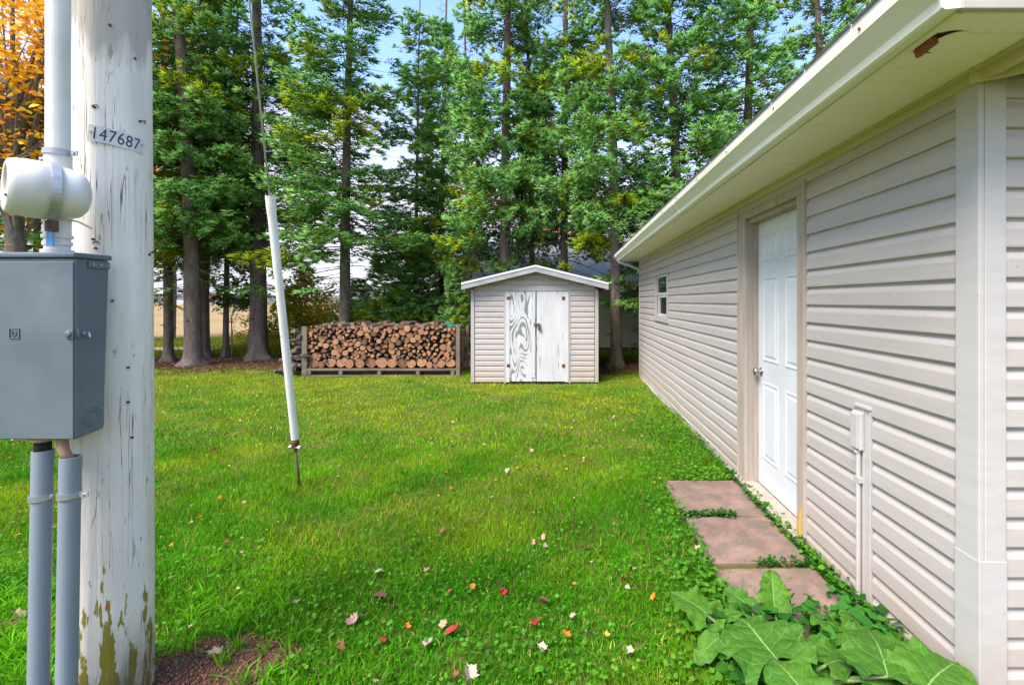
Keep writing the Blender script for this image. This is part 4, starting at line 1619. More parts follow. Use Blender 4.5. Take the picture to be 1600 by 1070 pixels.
# ================================================================== FIREWOOD RACK
RY = F * H / 117.0
def rx(px): return (px - VX) / F * RY
def rz(py): return H - (py - VY) / F * RY
rack = thing('firewood_rack', 'long low grey lumber rack holding the stacked firewood', 'firewood rack', (rx(598), RY, 0))
def K(mb, name, mat, **k):
    o = mb.obj(name, mat, rack, **k)
    o.location = Vector(o.location) - rack.location
    return o
for (xa_, xb_) in ((rx(474), rx(482)), (rx(713.5), rx(719.5))):
    K(MB().box(xa_, xb_, RY - .06, RY - .02, 0.0, rz(510)), 'post', M['raw'], bevel=.004)
    K(MB().box(xa_ + .01, xb_ - .01, RY + .78, RY + .82, 0.0, rz(512)), 'post', M['raw'], bevel=.004)
K(MB().box(rx(482) + .002, rx(713.5) - .002, RY - .055, RY - .02, rz(578.5), rz(575)), 'rail', M['raw'], bevel=.003)
K(MB().box(rx(482) + .002, rx(713.5) - .002, RY - .05, RY - .02, -.01, rz(585.5)), 'rail', M['raw'], bevel=.003)
K(MB().box(rx(482) + .002, rx(713.5) - .002, RY + .75, RY + .779, rz(578.5), rz(575)), 'rail', M['raw'], bevel=.003)
for px in (485, 534, 594, 654, 708):
    K(MB().box(rx(px) - .035, rx(px) + .035, RY - .052, RY + .74, rz(585.3), rz(578.8)), 'joist', M['raw'], bevel=.003)
for q in range(5):
    K(MB().box(rx(482) + .01, rx(713.5) - .01, RY + .02 + q * .15, RY + .12 + q * .15, rz(578.6) , rz(576.4)), 'deck_slat', M['raw'])
K(MB().box(rx(486), rx(712), RY + .10, RY + .13, 0.0, rz(578.9)), 'back_board', M['rawdark'])

# log shapes: round and split, each shared by many logs
lr = random.Random(21)
def log_mesh(kind, var):
    r_ = random.Random(var * 13 + (1 if kind == 'round' else 2))
    n_ = 16
    outl = []
    if kind == 'round':
        e_ = r_.uniform(.85, 1)
        for k_ in range(n_):
            a_ = 2 * math.pi * k_ / n_
            rr = 1 + .05 * math.sin(2 * a_ + var) + .035 * math.sin(3 * a_ + 2 * var) + r_.uniform(-.02, .02)
            outl.append((rr * math.cos(a_), rr * math.sin(a_) * e_, 1))
    else:
        span = r_.choice([90, 120, 150, 180])
        m2 = 9
        ofs = .55
        outl.append((0, -ofs, 0))
        for k_ in range(m2):
            a_ = R(90 - span / 2 + span * k_ / (m2 - 1))
            outl.append((1.1 * math.cos(a_), 1.25 * math.sin(a_) - ofs, 1 if k_ < m2 - 1 else 0))
    L2 = .21
    vs, fs, mi = [], [], []
    m2 = len(outl)
    ys2 = [-L2, -L2 * .3, L2 * .4, L2]
    for i, yy in enumerate(ys2):
        dx, dz = (0, 0) if i == 0 else (r_.uniform(-.06, .06), r_.uniform(-.06, .06))
        for (x, z, b2_) in outl:
            vs.append((x + dx, yy, z + dz))
    mb = MB()
    base = len(mb.v)
    mb.add(vs, [tuple(range(m2))], 0)
    mb.add([], [])
    for i in range(3):
        for k_ in range(m2):
            j = (k_ + 1) % m2
            mb.f.append((i * m2 + k_, i * m2 + j, (i + 1) * m2 + j, (i + 1) * m2 + k_))
            mb.mi.append(1 if outl[k_][2] and outl[j][2] or outl[k_][2] else 2)
    mb.f.append(tuple(reversed(range(3 * m2, 4 * m2))))
    mb.mi.append(0)
    return mb
def build_log_mesh(kind, var, r_):
    mb = log_mesh(kind, var)
    mb.v = [(x * r_, y, z * r_) for x, y, z in mb.v]
    return mb.mesh('log', [M['logend'], M['logbark'], M['splitwood']])
lm = {}
def get_log(kind, r_):
    rq = round(r_ * 200) / 200
    var = lr.randrange(5)
    k_ = (kind, var, rq)
    if k_ not in lm:
        lm[k_] = build_log_mesh(kind, var, rq)
    return lm[k_]


placed = []
xL, xR, zB = rx(482.5), rx(713), rz(574.6)
r0s = [.063, .052, .072, .068, .068, .068, .074, .078, .070, .074, .064, .068, .045, .040, .055, .066]
span = xR - xL
scale_ = (span - .02) / (2 * sum(r0s))
x = xL + .01
for r_ in r0s:
    r_ *= scale_
    placed.append([x + r_, zB + r_ * .98, r_, 'round', 0])
    x += 2 * r_
ztop_ = rz(505)
def drop(r_):
    best = None
    for _ in range(30):
        x_ = lr.uniform(xL + r_, xR - r_)
        z_ = zB + r_
        for (px2, pz2, pr2, _, _) in placed:
            dx = abs(px2 - x_)
            if dx < (pr2 + r_) * .93:
                z_ = max(z_, pz2 + math.sqrt(((pr2 + r_) * .93) ** 2 - dx * dx))
        if best is None or z_ < best[1]:
            best = (x_, z_)
    return best
fails = 0
while fails < 40 and len(placed) < 280:
    kind = 'round' if lr.random() < .36 else 'split'
    r_ = lr.choice((.026, .034, .044, .054, .064)) * lr.uniform(.9, 1.1) if kind == 'round' else lr.uniform(.024, .060)
    hgt = (len(placed) / 200)
    x_, z_ = drop(r_)
    lim_ = ztop_ - .02 if x_ < rx(690) else ztop_ - .10
    lim_ += .015 * math.sin(x_ * 5)
    if z_ + r_ * .6 > lim_:
        fails += 1
        continue
    placed.append([x_, z_, r_, kind, 1])
ORD = ['first', 'second', 'third', 'fourth', 'fifth', 'sixth', 'seventh', 'eighth', 'ninth', 'tenth', 'eleventh', 'twelfth', 'thirteenth', 'fourteenth', 'fifteenth', 'sixteenth', 'seventeenth', 'eighteenth', 'nineteenth', 'twentieth']
bot = [p[0] for p in placed if p[4] == 0]
cols_ = {}
for i, p in enumerate(placed):
    if p[4]:
        c_ = min(range(len(bot)), key=lambda q: abs(bot[q] - p[0]))
        cols_.setdefault(c_, []).append((p[2] * 0 + p[1], i))
rank = {}
for c_, l_ in cols_.items():
    for k_, (_, i) in enumerate(sorted(l_)):
        rank[i] = (c_, k_)
b_i = 0
for i, (x_, z_, r_, kind, row) in enumerate(placed):
    o = bpy.data.objects.new('log', get_log(kind, r_))
    o.location = (x_, RY + .20 + lr.uniform(-.045, .035), z_)
    o.rotation_euler = (lr.uniform(-.05, .05), lr.uniform(0, 6.28) if kind == 'split' else lr.uniform(-.4, .4), lr.uniform(-.08, .08))
    link(o)
    o['category'] = 'log'
    o['group'] = 'logs stacked in the firewood rack'
    if row == 0:
        o['label'] = '%s round log from the left post, bottom row of the rack' % ORD[i]
    else:
        c_, k_ = rank[i]
        o['label'] = '%s log, %s one up above the %s bottom log from the left' % ('round sawn' if kind == 'round' else 'split wedge', ORD[min(k_, 19)], ORD[c_])
# back row lying behind the front one, its top showing as dark bark
for q in range(26):
    x_ = xL + .08 + q * (span - .16) / 25
    for lay in range(1):
        r_ = lr.uniform(.045, .06)
        o = bpy.data.objects.new('log', get_log('round' if lr.random() < .5 else 'split', r_))
        o.location = (x_ + lr.uniform(-.02, .02), RY + .62, ztop_ - .05 - lay * .11 + .03 * math.sin(q * 1.3) - (.08 if q > 22 else 0))
        o.rotation_euler = (lr.uniform(-.05, .05), lr.uniform(0, 6.28), lr.uniform(-.25, .25))
        link(o)
        o_n = ORD + ['twenty first', 'twenty second', 'twenty third', 'twenty fourth', 'twenty fifth', 'twenty sixth']
        tag(o, '%s dark barked log from the left, on top of the back row' % o_n[q], 'log', 'logs in the back row of the rack')
K(MB().box(xL, xR, RY + .42, RY + .80, zB, ztop_ - .20), 'back_stack_filler', M['logbark'])
# weathered split pieces heaped against the left end of the rack
hp = random.Random(4)
for q in range(46):
    t_ = hp.random()
    zz = .04 + .78 * (hp.random() ** 1.2)
    wmax = .42 * (1 - zz / 1.05) + .06
    xx = rx(474) - .04 - hp.random() * wmax
    mbk = build_log_mesh('split', q % 5, .05 + .02 * hp.random()) if q < 10 else None
    if mbk:
        mbk.materials.clear()
        for m_ in (M['greywood'], M['logbark'], M['greywood']):
            mbk.materials.append(m_)
        lm[('g', q)] = mbk
    o = bpy.data.objects.new('split_log', lm[('g', q % 10)])
    o.location = (xx, RY + hp.uniform(.05, .6), zz)
    o.rotation_euler = (hp.uniform(-.5, .5), hp.uniform(0, 6.28), hp.uniform(-.9, .9))
    link(o)
    side_ = 'against the post' if xx > rx(474) - .2 else 'outer edge'
    lvl = 'low' if zz < .25 else 'mid height' if zz < .5 else 'top'
    tag(o, 'dark split log heaped left of the rack, %s, %s' % (lvl, side_), 'log', 'weathered split logs heaped left of the rack')
# green netting edge over the right end of the pile
vs, fs = [], []
for i in range(13):
    t_ = i / 12
    for j in range(4):
        vs.append((rx(684) + (rx(714) - rx(684)) * t_, RY + .25 + j * .14, rz(511) - .02 * math.sin(t_ * 3.1) + .012 * math.sin(j * 2 + i) + .03 * j * (1 - t_)))
for i in range(12):
    for j in range(3):
        fs.append((i * 4 + j, i * 4 + j + 1, i * 4 + j + 5, i * 4 + j + 4))
mb = MB()
mb.add(vs, fs)
o = mb.obj('netting', M['mesh_green'], None)
sm = o.modifiers.new('thick', 'SOLIDIFY')
sm.thickness = .006
tag(o, 'dark green netting draped over the right end of the log stack', 'netting')

# ================================================================== SPRUCES
def frames(D):
    """side and up vectors for an array of directions"""
    up = np.array([0, 0, 1.0])
    S_ = np.cross(D, up)
    S_ /= np.linalg.norm(S_, axis=1, keepdims=True) + 1e-9
    U_ = np.cross(S_, D)
    return S_, U_


def cones(P0, D, L, rad, nseg=3):
    """open spindles: fat near the base, pointed at the tip"""
    n_ = len(P0)
    S_, U_ = frames(D)
    V = np.zeros((n_, nseg + 2, 3), np.float32)
    ph = rng.uniform(0, 6.28, n_)
    for k in range(nseg):
        a_ = ph + 2 * math.pi * k / nseg
        V[:, k] = P0 + D * (L * .30)[:, None] + (S_ * np.cos(a_)[:, None] + U_ * np.sin(a_)[:, None]) * rad[:, None]
    V[:, nseg] = P0 + D * L[:, None]
    V[:, nseg + 1] = P0
    fs = []
    for k in range(nseg):
        j = (k + 1) % nseg
        fs.append((k, j, nseg))
        fs.append((j, k, nseg + 1))
    F_ = (np.arange(n_)[:, None, None] * (nseg + 2) + np.array(fs)[None]).reshape(-1, 3)
    return V.reshape(-1, 3), F_


def spruce_proto(seed, htop, z0, rmax, vis_top, dens=1.0, hue=0.5, sparse=.25, young=False, gap=-.05):
    """returns crown mesh and limb mesh"""
    r_ = random.Random(seed)
    P0s, Ds, Ls, Rs, Cs = [], [], [], [], []
    limb = MB()
    z = z0 - (0 if young else 1.1)
    greens = [np.array([.105, .235, .010]), np.array([.092, .250, .048]), np.array([.235, .315, .008]), np.array([.27, .25, .015]), np.array([.36, .20, .03])]
    while z < min(htop - .3, vis_top):
        nb = r_.randint(6, 8) if z > z0 else 5
        for b in range(nb):
            az = 2 * math.pi * (b + r_.uniform(-.3, .3)) / nb + z * 2.4
            zz = z + r_.uniform(-.12, .12)
            frac = (zz - z0) / (htop - z0)
            dead = zz < z0
            L = rmax * max(.12, (1 - max(frac, 0)) ** .95) * r_.uniform(.6, 1.15)
            if not dead and r_.random() < sparse:
                L *= r_.uniform(.3, .6)
            if dead:
                L = rmax * r_.uniform(.25, .7)
            # the bough: leaves the stem rising or level, sags, lifts at the tip
            rise = r_.uniform(-.05, .3) + .35 * max(frac, 0)
            sag = r_.uniform(.32, .62) * (1 - .6 * max(frac, 0))
            n_ = 9
            pts = []
            wob = r_.uniform(-.25, .25)
            for i in range(n_):
                t = i / (n_ - 1)
                rr = L * t
                dz = L * (rise * t - sag * t * t * (1.35 - .55 * t) + (.14 * t ** 3))
                a_ = az + wob * t * t
                pts.append(Vector((rr * math.cos(a_), rr * math.sin(a_), zz + dz)))
            limb.tube(pts[:7] if not dead else pts, [max(.004, .020 * (L / 2) * (1 - .13 * i)) for i in range(7 if not dead else n_)], 4, cap=False)
            if dead:
                for q in range(5):
                    i = r_.randint(2, n_ - 2)
                    p = pts[i]
                    sgn = r_.choice((-1, 1))
                    d = (pts[i + 1] - p).normalized()
                    s_ = Vector((-d.y, d.x, r_.uniform(-.3, .1))) * sgn
                    limb.tube([p, p + (d * .6 + s_ * .8) * L * r_.uniform(.12, .3)], [.005, .002], 3, cap=False)
                if r_.random() < .55:
                    continue
            # choose this bough's colour: bluish tips, mid green or ageing olive
            hr = r_.random()
            if hr < .38 + .3 * hue:
                cb_ = greens[0] * .65 + greens[1] * .35
            elif hr < .80 + .15 * hue:
                cb_ = greens[1]
            elif hr < .955:
                cb_ = greens[2]
            else:
                cb_ = greens[3]
            P = np.array([tuple(p) for p in pts])
            ts = np.arange(.22 if not dead else .55, 1.0, .052 / max(L, .3) * 1.25)
            for t in ts:
                f_ = t * (n_ - 1)
                i = min(int(f_), n_ - 2)
                p = P[i] + (P[i + 1] - P[i]) * (f_ - i)
                d = P[i + 1] - P[i]
                d /= np.linalg.norm(d)
                s_ = np.array([-d[1], d[0], 0])
                s_ /= np.linalg.norm(s_) + 1e-9
                if mnoise.noise(Vector((p[0] * .95 + seed * 9.1, p[1] * .95, p[2] * 1.25))) < gap:
                    continue
                for sgn in (-1, 1):
                    if r_.random() < .08:
                        continue
                    ll = (L * .42 * (1 - t) ** .7 * min(1, t * 2.4) + .10) * r_.uniform(.6, 1.2)
                    # hanging twigs: laterals droop from the bough
                    dl_ = d * .75 + s_ * sgn * .8 + np.array([0, 0, r_.uniform(-.95, .0) * (1 - .5 * max(frac, 0))])
                    dl_ /= np.linalg.norm(dl_)
                    sp = .036 / dens
                    m_ = max(2, int(ll / sp))
                    tt = (np.arange(m_) + .5) / m_
                    q0 = p[None] + dl_[None] * (tt * ll)[:, None] + np.array([0, 0, -1])[None] * (tt ** 2 * ll * .22)[:, None]
                    s2 = np.cross(dl_, [0, 0, 1])
                    s2 /= np.linalg.norm(s2) + 1e-9
                    sg2 = np.where(np.arange(m_) % 2, 1.0, -1.0)
                    dd = dl_[None] * .8 + s2[None] * (sg2 * rng.uniform(.3, .9, m_))[:, None] + np.stack([rng.uniform(-.2, .2, m_), rng.uniform(-.2, .2, m_), rng.uniform(-.25, .75, m_)], 1)
                    dd /= np.linalg.norm(dd, axis=1, keepdims=True)
                    lens = rng.uniform(.08, .15, m_)
                    # the end of each twig bursts into a fan of pale young shoots
                    if not dead or r_.random() < .5:
                        me_ = 7
                        en = np.repeat(q0[-1:] , me_, 0)
                        de = dl_[None] * .9 + s2[None] * np.linspace(-.75, .75, me_)[:, None] + np.stack([rng.uniform(-.15, .15, me_), rng.uniform(-.15, .15, me_), rng.uniform(.0, .85, me_)], 1)
                        de /= np.linalg.norm(de, axis=1, keepdims=True)
                        P0s.append(en); Ds.append(de); Ls.append(rng.uniform(.12, .20, me_)); Rs.append(rng.uniform(.010, .0155, me_))
                        ce = (greens[1] * (1.05 + .4 * hue) + np.array([.06, .07, .03]) * (.4 + t)) if hr < .72 + .2 * hue else greens[2] * 1.35
                        Cs.append(ce[None] * rng.uniform(.75, 1.3, me_)[:, None])
                    P0s.append(q0)
                    Ds.append(dd)
                    Ls.append(lens)
                    Rs.append(rng.uniform(.009, .015, m_))
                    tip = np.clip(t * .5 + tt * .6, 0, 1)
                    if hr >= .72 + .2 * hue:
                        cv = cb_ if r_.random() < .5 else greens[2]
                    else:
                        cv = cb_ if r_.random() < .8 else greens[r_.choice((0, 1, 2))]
                    c = cv[None] * (.55 + .75 * tip)[:, None] * rng.uniform(.75, 1.25, m_)[:, None]  # outer growth paler; inner shoots darkened, crown depth shade put into the tint
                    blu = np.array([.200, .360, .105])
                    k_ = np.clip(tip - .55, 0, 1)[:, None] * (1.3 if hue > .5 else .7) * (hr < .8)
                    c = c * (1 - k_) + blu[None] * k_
                    ol = (rng.random(m_) < (.10 * (1 - t)))[:, None]
                    c = np.where(ol, greens[4][None] * .7, c)
                    Cs.append(c)
        z += r_.uniform(.20, .36) * (1 if not young else .6)
    P0, D_, L_, Rr, C_ = map(np.concatenate, (P0s, Ds, Ls, Rs, Cs))
    V, Fa = cones(P0, D_.astype(float), L_, Rr)
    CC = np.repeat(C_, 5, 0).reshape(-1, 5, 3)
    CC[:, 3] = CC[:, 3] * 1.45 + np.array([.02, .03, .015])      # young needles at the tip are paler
    CC[:, 4] *= .75  # base of each shoot darkened, shadow among the needles put into the colour
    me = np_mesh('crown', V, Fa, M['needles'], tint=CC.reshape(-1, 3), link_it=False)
    return me, limb.mesh('limbs', M['bark'])


PROT = [spruce_proto(3, 13.5, 2.75, 2.0, 11.5, 1.0, .3, .28),
        spruce_proto(8, 13.0, 2.95, 1.85, 11.5, 1.0, .7, .20),
        spruce_proto(14, 14.5, 2.6, 1.80, 12.5, 1.0, .25, .30),
        spruce_proto(27, 12.5, 1.5, 2.10, 11.5, 1.0, .95, .10, gap=-.2)]
YOUNG = [spruce_proto(31, 3.4, .25, 1.1, 9, .9, .4, .1, True, gap=-.3)]
_trunk = {}


def trunk_mesh(d, hgt, seed):
    n_ = 14
    r_ = random.Random(seed)
    vs, fs = [], []
    zs = [-.1, 0, .06, .15, .3, .6] + [1 + i * .5 for i in range(int((hgt - 1) / .5))]
    lean = (r_.uniform(-.012, .012), r_.uniform(-.012, .012))
    for z in zs:
        fl = 1 + .75 * math.exp(-max(z, 0) / .12)
        rr = d / 2 * fl * (1 - .85 * max(z, 0) / hgt)
        for k in range(n_):
            a_ = 2 * math.pi * k / n_
            q = rr * (1 + .06 * math.sin(3 * a_ + seed) + .05 * math.sin(5 * a_ + z * 2 + seed) + (fl - 1) * .35 * math.sin(4 * a_ + seed * 2) + r_.uniform(-.03, .03))
            vs.append((q * math.cos(a_) + lean[0] * z * z * .3, q * math.sin(a_) + lean[1] * z * z * .3, z))
    for i in range(len(zs) - 1):
        for k in range(n_):
            j = (k + 1) % n_
            fs.append((i * n_ + k, i * n_ + j, (i + 1) * n_ + j, (i + 1) * n_ + k))
    mb = MB()
    mb.add(vs, fs)
    # broken branch stubs
    for q in range(26 if hgt > 5 else 0):
        z = r_.uniform(.7, 4.5)
        a_ = r_.uniform(0, 6.28)
        rr = d / 2 * (1 - .85 * z / hgt)
        l_ = r_.uniform(.03, .14)
        mb.tube([(rr * .8 * math.cos(a_), rr * .8 * math.sin(a_), z), ((rr + l_) * math.cos(a_), (rr + l_) * math.sin(a_), z + r_.uniform(-.02, .03))], [.014, .007], 5)
    return mb.mesh('trunk', M['bark'], smooth=True)


def spruce(px, dist, dia, proto, label, sc_=1.0, rz=None, zs_=1.0, group='spruce trees in the windbreak row', X=None, young=False):
    X = (px - VX) / F * dist if X is None else X
    cm, limbm = (YOUNG if young else PROT)[proto]
    t = thing('spruce_tree', label, 'tree', (X, dist, 0), rz if rz is not None else random.uniform(0, 6.28), group)
    hgt = (14.0 if not young else 3.3)
    o = bpy.data.objects.new('trunk', trunk_mesh(dia, hgt * zs_, int(abs(px) * 7 + dist)))
    link(o, t)
    for nm, me in (('crown', cm), ('limbs', limbm)):
        c = bpy.data.objects.new(nm, me)
        c.scale = (sc_, sc_, zs_)
        link(c, t)
        c['kind'] = 'stuff'
    return t


TREES = [
    # px, dist, diameter, proto, label, spread, z scale
    (263, 11.3, .20, 2, 'thin spruce with leftmost bare trunk just right of the white pole', .80, 1.0),
    (302, 10.6, .34, 1, 'thick spruce trunk nearest us in the left group', .95, 1.02),
    (319, 12.0, .24, 0, 'dark spruce standing right behind the thick left trunk', .85, 1.0),
    (353, 12.2, .14, 2, 'very thin spruce between the left pair and the stout trunk', .60, .96),
    (404, 11.7, .41, 0, 'stout spruce trunk just left of the slanting white guy guard', 1.00, 1.05),
    (538, 11.2, .27, 0, 'yellowing spruce rising behind the left half of the firewood', 1.15, .95),
    (650, 13.2, .12, 1, 'slender dark spruce behind the right half of the firewood', .95, .85),
    (735, 12.4, .11, 2, 'slender spruce behind the left eave of the shed', .60, 1.0),
    (788, 11.3, .29, 1, 'tall spruce with clean trunk behind the left half of the shed', 1.05, 1.12),
    (832, 12.3, .16, 2, 'thin grey trunked spruce behind the peak of the shed', .62, 1.0),
    (881, 11.6, .23, 0, 'forked low branched spruce behind the right half of the shed', .90, 1.06),
    (963, 10.4, .27, 1, 'spruce standing in the gap between shed and garage', .95, 1.10),
    (1062, 10.9, .30, 3, 'dense bluish spruce behind the far end of the garage eave', 1.15, 1.05),
    (1165, 11.6, .30, 3, 'dense spruce rising over the middle of the garage gutter', 1.10, 1.12),
    (1290, 12.6, .30, 1, 'spruce with its top showing over the near garage roof', 1.20, 1.15),
    (170, 11.8, .26, 2, 'spruce mostly hidden behind the white utility pole', .95, .98),
    (60, 15.5, .26, 2, 'dark spruce in the gap left of the white pole', 1.05, .75),
    (690, 14.6, .20, 3, 'bushy spruce filling the gap between firewood and shed', .85, .95),
]
for i, (px, dist, dia, pr_, lab, s_, zs_) in enumerate(TREES):
    spruce(px, dist, dia, pr_, lab, s_, rz=i * 1.7, zs_=zs_)
for i, (px, dist, lab, s_, zs_) in enumerate((
        (600, 12.2, 'young bushy spruce directly behind the middle of the rack', 1.0, .85),
        (655, 12.8, 'young spruce behind the right post of the rack', 1.1, .95),
        (560, 13.0, 'small young spruce beside the yellow sapling', .8, .66),
        (712, 11.8, 'low young spruce squeezed between rack and shed', .7, .75),
        (975, 9.9, 'low green spruce bough clump on the gap trunk', .55, .01))):
    if zs_ > .1:
        spruce(px, dist, .07, 0, lab, s_, rz=i * 2.3, zs_=zs_, group='young spruces behind the firewood', young=True)

# ================================================================== BROAD LEAVES
def leaf_quads(P0, D, size, curl=.25, wid=.55, seed=0):
    """each leaf two folded quads along a midrib -> (V, F)"""
    n_ = len(P0)
    S_, U_ = frames(D)
    tw = rng.uniform(-.9, .9, n_)
    S2 = S_ * np.cos(tw)[:, None] + U_ * np.sin(tw)[:, None]
    U2 = -S_ * np.sin(tw)[:, None] + U_ * np.cos(tw)[:, None]
    L = size[:, None]
    W = L * wid * .5
    V = np.zeros((n_, 7, 3), np.float32)
    V[:, 6] = P0 + D * L * .8 - S2 * W * .55
    V[:, 0] = P0
    V[:, 1] = P0 + D * L * .42 + S2 * W + U2 * L * curl * .3
    V[:, 2] = P0 + D * L + U2 * -L * curl * .4
    V[:, 3] = P0 + D * L * .42 - S2 * W + U2 * L * curl * .3
    V[:, 4] = P0 + D * L * .45
    V[:, 5] = P0 + D * L * .8 + S2 * W * .55
    Fq = np.array([(0, 1, 4), (0, 4, 3), (1, 5, 4), (5, 2, 4), (4, 2, 6), (4, 6, 3)])
    F_ = (np.arange(n_)[:, None, None] * 7 + Fq[None]).reshape(-1, 3)
    return V.reshape(-1, 3), F_


def rand_dirs(n_, zlo=-.6, zhi=.5):
    a_ = rng.uniform(0, 2 * math.pi, n_)
    z = rng.uniform(zlo, zhi, n_)
    c = np.sqrt(1 - z * z)
    return np.stack([c * np.cos(a_), c * np.sin(a_), z], 1)


def tree_broad(name, label, X, Y, hgt, crown_c, crown_r, nleaf, size, cols, dia=.25, limbs=26, group=None, cat='tree', clumps=26, seed=1):
    r_ = random.Random(seed)
    t = thing(name, label, cat, (X, Y, 0), 0, group)
    mb = MB()
    cc = Vector(crown_c)
    tr = [Vector((0, 0, -.1)), Vector((dia * .3, 0, hgt * .25)), Vector((-dia * .3, dia * .2, hgt * .5)), Vector((cc.x, cc.y, cc.z))]
    mb.tube(tr, [dia / 2 * 1.2, dia / 2, dia * .36, dia * .2], 10)
    mb.obj('trunk', M['maplebark'], t, smooth=True)
    cl = []
    mb = MB()
    for q in range(clumps):
        d = Vector((r_.gauss(0, 1), r_.gauss(0, 1), r_.gauss(0, 1))).normalized()
        k_ = r_.uniform(.45, 1.0)
        c = Vector((cc.x + d.x * crown_r[0] * k_, cc.y + d.y * crown_r[1] * k_, cc.z + d.z * crown_r[2] * k_))
        cl.append(c)
        s0 = tr[1].lerp(tr[3], r_.uniform(.1, .9))
        m_ = s0.lerp(c, .5) + Vector((r_.uniform(-.3, .3), r_.uniform(-.3, .3), -.15)) * crown_r[0] * .25
        mb.tube([s0, m_, c], [dia * .16, dia * .09, dia * .03], 5, cap=False)
        for _ in range(4):
            e_ = c + Vector((r_.gauss(0, 1), r_.gauss(0, 1), r_.gauss(0, .8))) * crown_r[0] * .2
            mb.tube([m_.lerp(c, .6), e_], [dia * .04, dia * .012], 4, cap=False)
    o = mb.obj('limbs', M['maplebark'], t)
    o['kind'] = 'stuff'
    idx = rng.integers(0, len(cl), nleaf)
    C_ = np.array([tuple(c) for c in cl])[idx]
    off = rng.normal(0, 1, (nleaf, 3)) * np.array(crown_r)[None] * .17
    P0 = C_ + off
    P0[:, 2] = np.maximum(P0[:, 2], .05)
    V, Fa = leaf_quads(P0, rand_dirs(nleaf), rng.uniform(.6, 1.2, nleaf) * size, wid=.8)
    cols = np.array(cols)
    ci = cols[(idx * 7 + rng.integers(0, 2, nleaf)) % len(cols)] * rng.uniform(.75, 1.25, nleaf)[:, None]
    o = np_mesh('crown', V, Fa, M['leaf'], tint=np.repeat(ci, 7, 0), parent=t)
    o['kind'] = 'stuff'
    return t


ORG = [(.85, .42, .02), (.75, .30, .015), (.88, .58, .04), (.80, .36, .02), (.88, .55, .05)]
YEL = [(.60, .50, .03), (.66, .46, .03), (.42, .42, .03), (.32, .38, .03)]
GRN = [(.07, .19, .02), (.12, .24, .03), (.20, .28, .03), (.05, .14, .02)]
OLV = [(.32, .38, .02), (.44, .40, .03), (.22, .33, .02), (.48, .36, .03)]
tree_broad('maple_tree', 'big orange leaved maple left of the white pole', (20 - VX) / F * 9.5, 9.5, 8, (0, 0, 6.5), (2.1, 2.2, 2.9), 8500, .14, ORG, .34, clumps=56, seed=3)
tree_broad('maple_tree', 'orange maple glimpsed between the spruces right of the pole', (265 - VX) / F * 17, 17, 9, (0, 0, 6.2), (3.2, 2.6, 4.0), 12000, .13, ORG, .3, clumps=36, seed=5)
tree_broad('maple_tree', 'small orange tree far behind the shed roof', (870 - VX) / F * 30, 30, 6, (0, 0, 4.9), (3.2, 2.0, 1.4), 3500, .22, ORG, .25, clumps=20, seed=7)
tree_broad('sapling', 'yellowing broadleaf sapling left of the firewood heap', (468 - VX) / F * 12.6, 12.6, 2.0, (0, 0, 1.45), (.85, .5, .75), 2600, .11, YEL, .045, clumps=22, seed=9, cat='shrub')
tree_broad('sapling', 'green broadleaf sapling between the thin and stout trunks', (362 - VX) / F * 12.0, 12.0, 2.0, (0.1, 0, 1.55), (.65, .4, .5), 700, .11, GRN, .035, clumps=14, seed=12, cat='shrub')
tree_broad('shrub', 'golden green shrub right of the stout spruce trunk', (440 - VX) / F * 13.2, 13.2, 1.2, (0, 0, .55), (1.3, .6, .65), 5200, .075, YEL, .04, clumps=30, seed=15, cat='shrub')
tree_broad('shrub', 'olive shrub behind the left post of the rack', (500 - VX) / F * 13.6, 13.6, 1.6, (0, 0, .8), (1.4, .6, .8), 5200, .08, YEL + OLV, .04, clumps=30, seed=16, cat='shrub')
tree_broad('shrub', 'green shrub low behind the middle of the rack', (585 - VX) / F * 14.4, 14.4, 1.8, (0, 0, 1.0), (1.9, .6, .9), 3600, .08, GRN + OLV, .04, clumps=34, seed=17, cat='shrub')
tree_broad('shrub', 'light green shrub between rack and shed', (672 - VX) / F * 15.0, 15.0, 1.9, (0, 0, 1.0), (1.6, .6, 1.0), 3400, .08, GRN + OLV, .04, clumps=34, seed=18, cat='shrub')

# ================================================================== GRASS
def blades(N, xf, yf, h0, h1, w_, cols, lean=.5, mask=None, name='grass', nseg=1, zbase=0.0, hscale=None):
    x, y = xf, yf
    if mask is not None:
        k_ = mask(x, y)
        x, y = x[k_], y[k_]
    n_ = len(x)
    z = gh(x, y) + zbase - .003
    h = rng.uniform(h0, h1, n_)
    if hscale is not None:
        h = h * hscale(x, y)
    a_ = rng.uniform(0, 2 * math.pi, n_)
    b_ = rng.uniform(0, 2 * math.pi, n_)
    ln = rng.uniform(.15, 1, n_) * lean * h
    ww = w_ * rng.uniform(.6, 1.3, n_)
    B = np.stack([x, y, z], 1)
    sv = np.stack([np.cos(a_), np.sin(a_), 0 * a_], 1) * ww[:, None] * .5
    lv = np.stack([np.cos(b_), np.sin(b_), 0 * b_], 1) * ln[:, None]
    if nseg == 1:
        V = np.stack([B - sv, B + sv, B + lv + np.array([0, 0, 1.]) * h[:, None]], 1)
        Fq = np.array([(0, 1, 2)])
        m_ = 3
    else:
        mid = B + lv * .35 + np.array([0, 0, 1.]) * h[:, None] * .6
        tipp = B + lv * 1.25 + np.array([0, 0, 1.]) * (h * .92)[:, None]
        V = np.stack([B - sv, B + sv, mid + sv * .8, mid - sv * .8, tipp], 1)
        Fq = np.array([(0, 1, 2), (0, 2, 3), (3, 2, 4)])
        m_ = 5
    F_ = (np.arange(n_)[:, None, None] * m_ + Fq[None]).reshape(-1, 3)
    c = cols(x, y, n_)
    return V.reshape(-1, 3), F_, np.repeat(c, m_, 0)


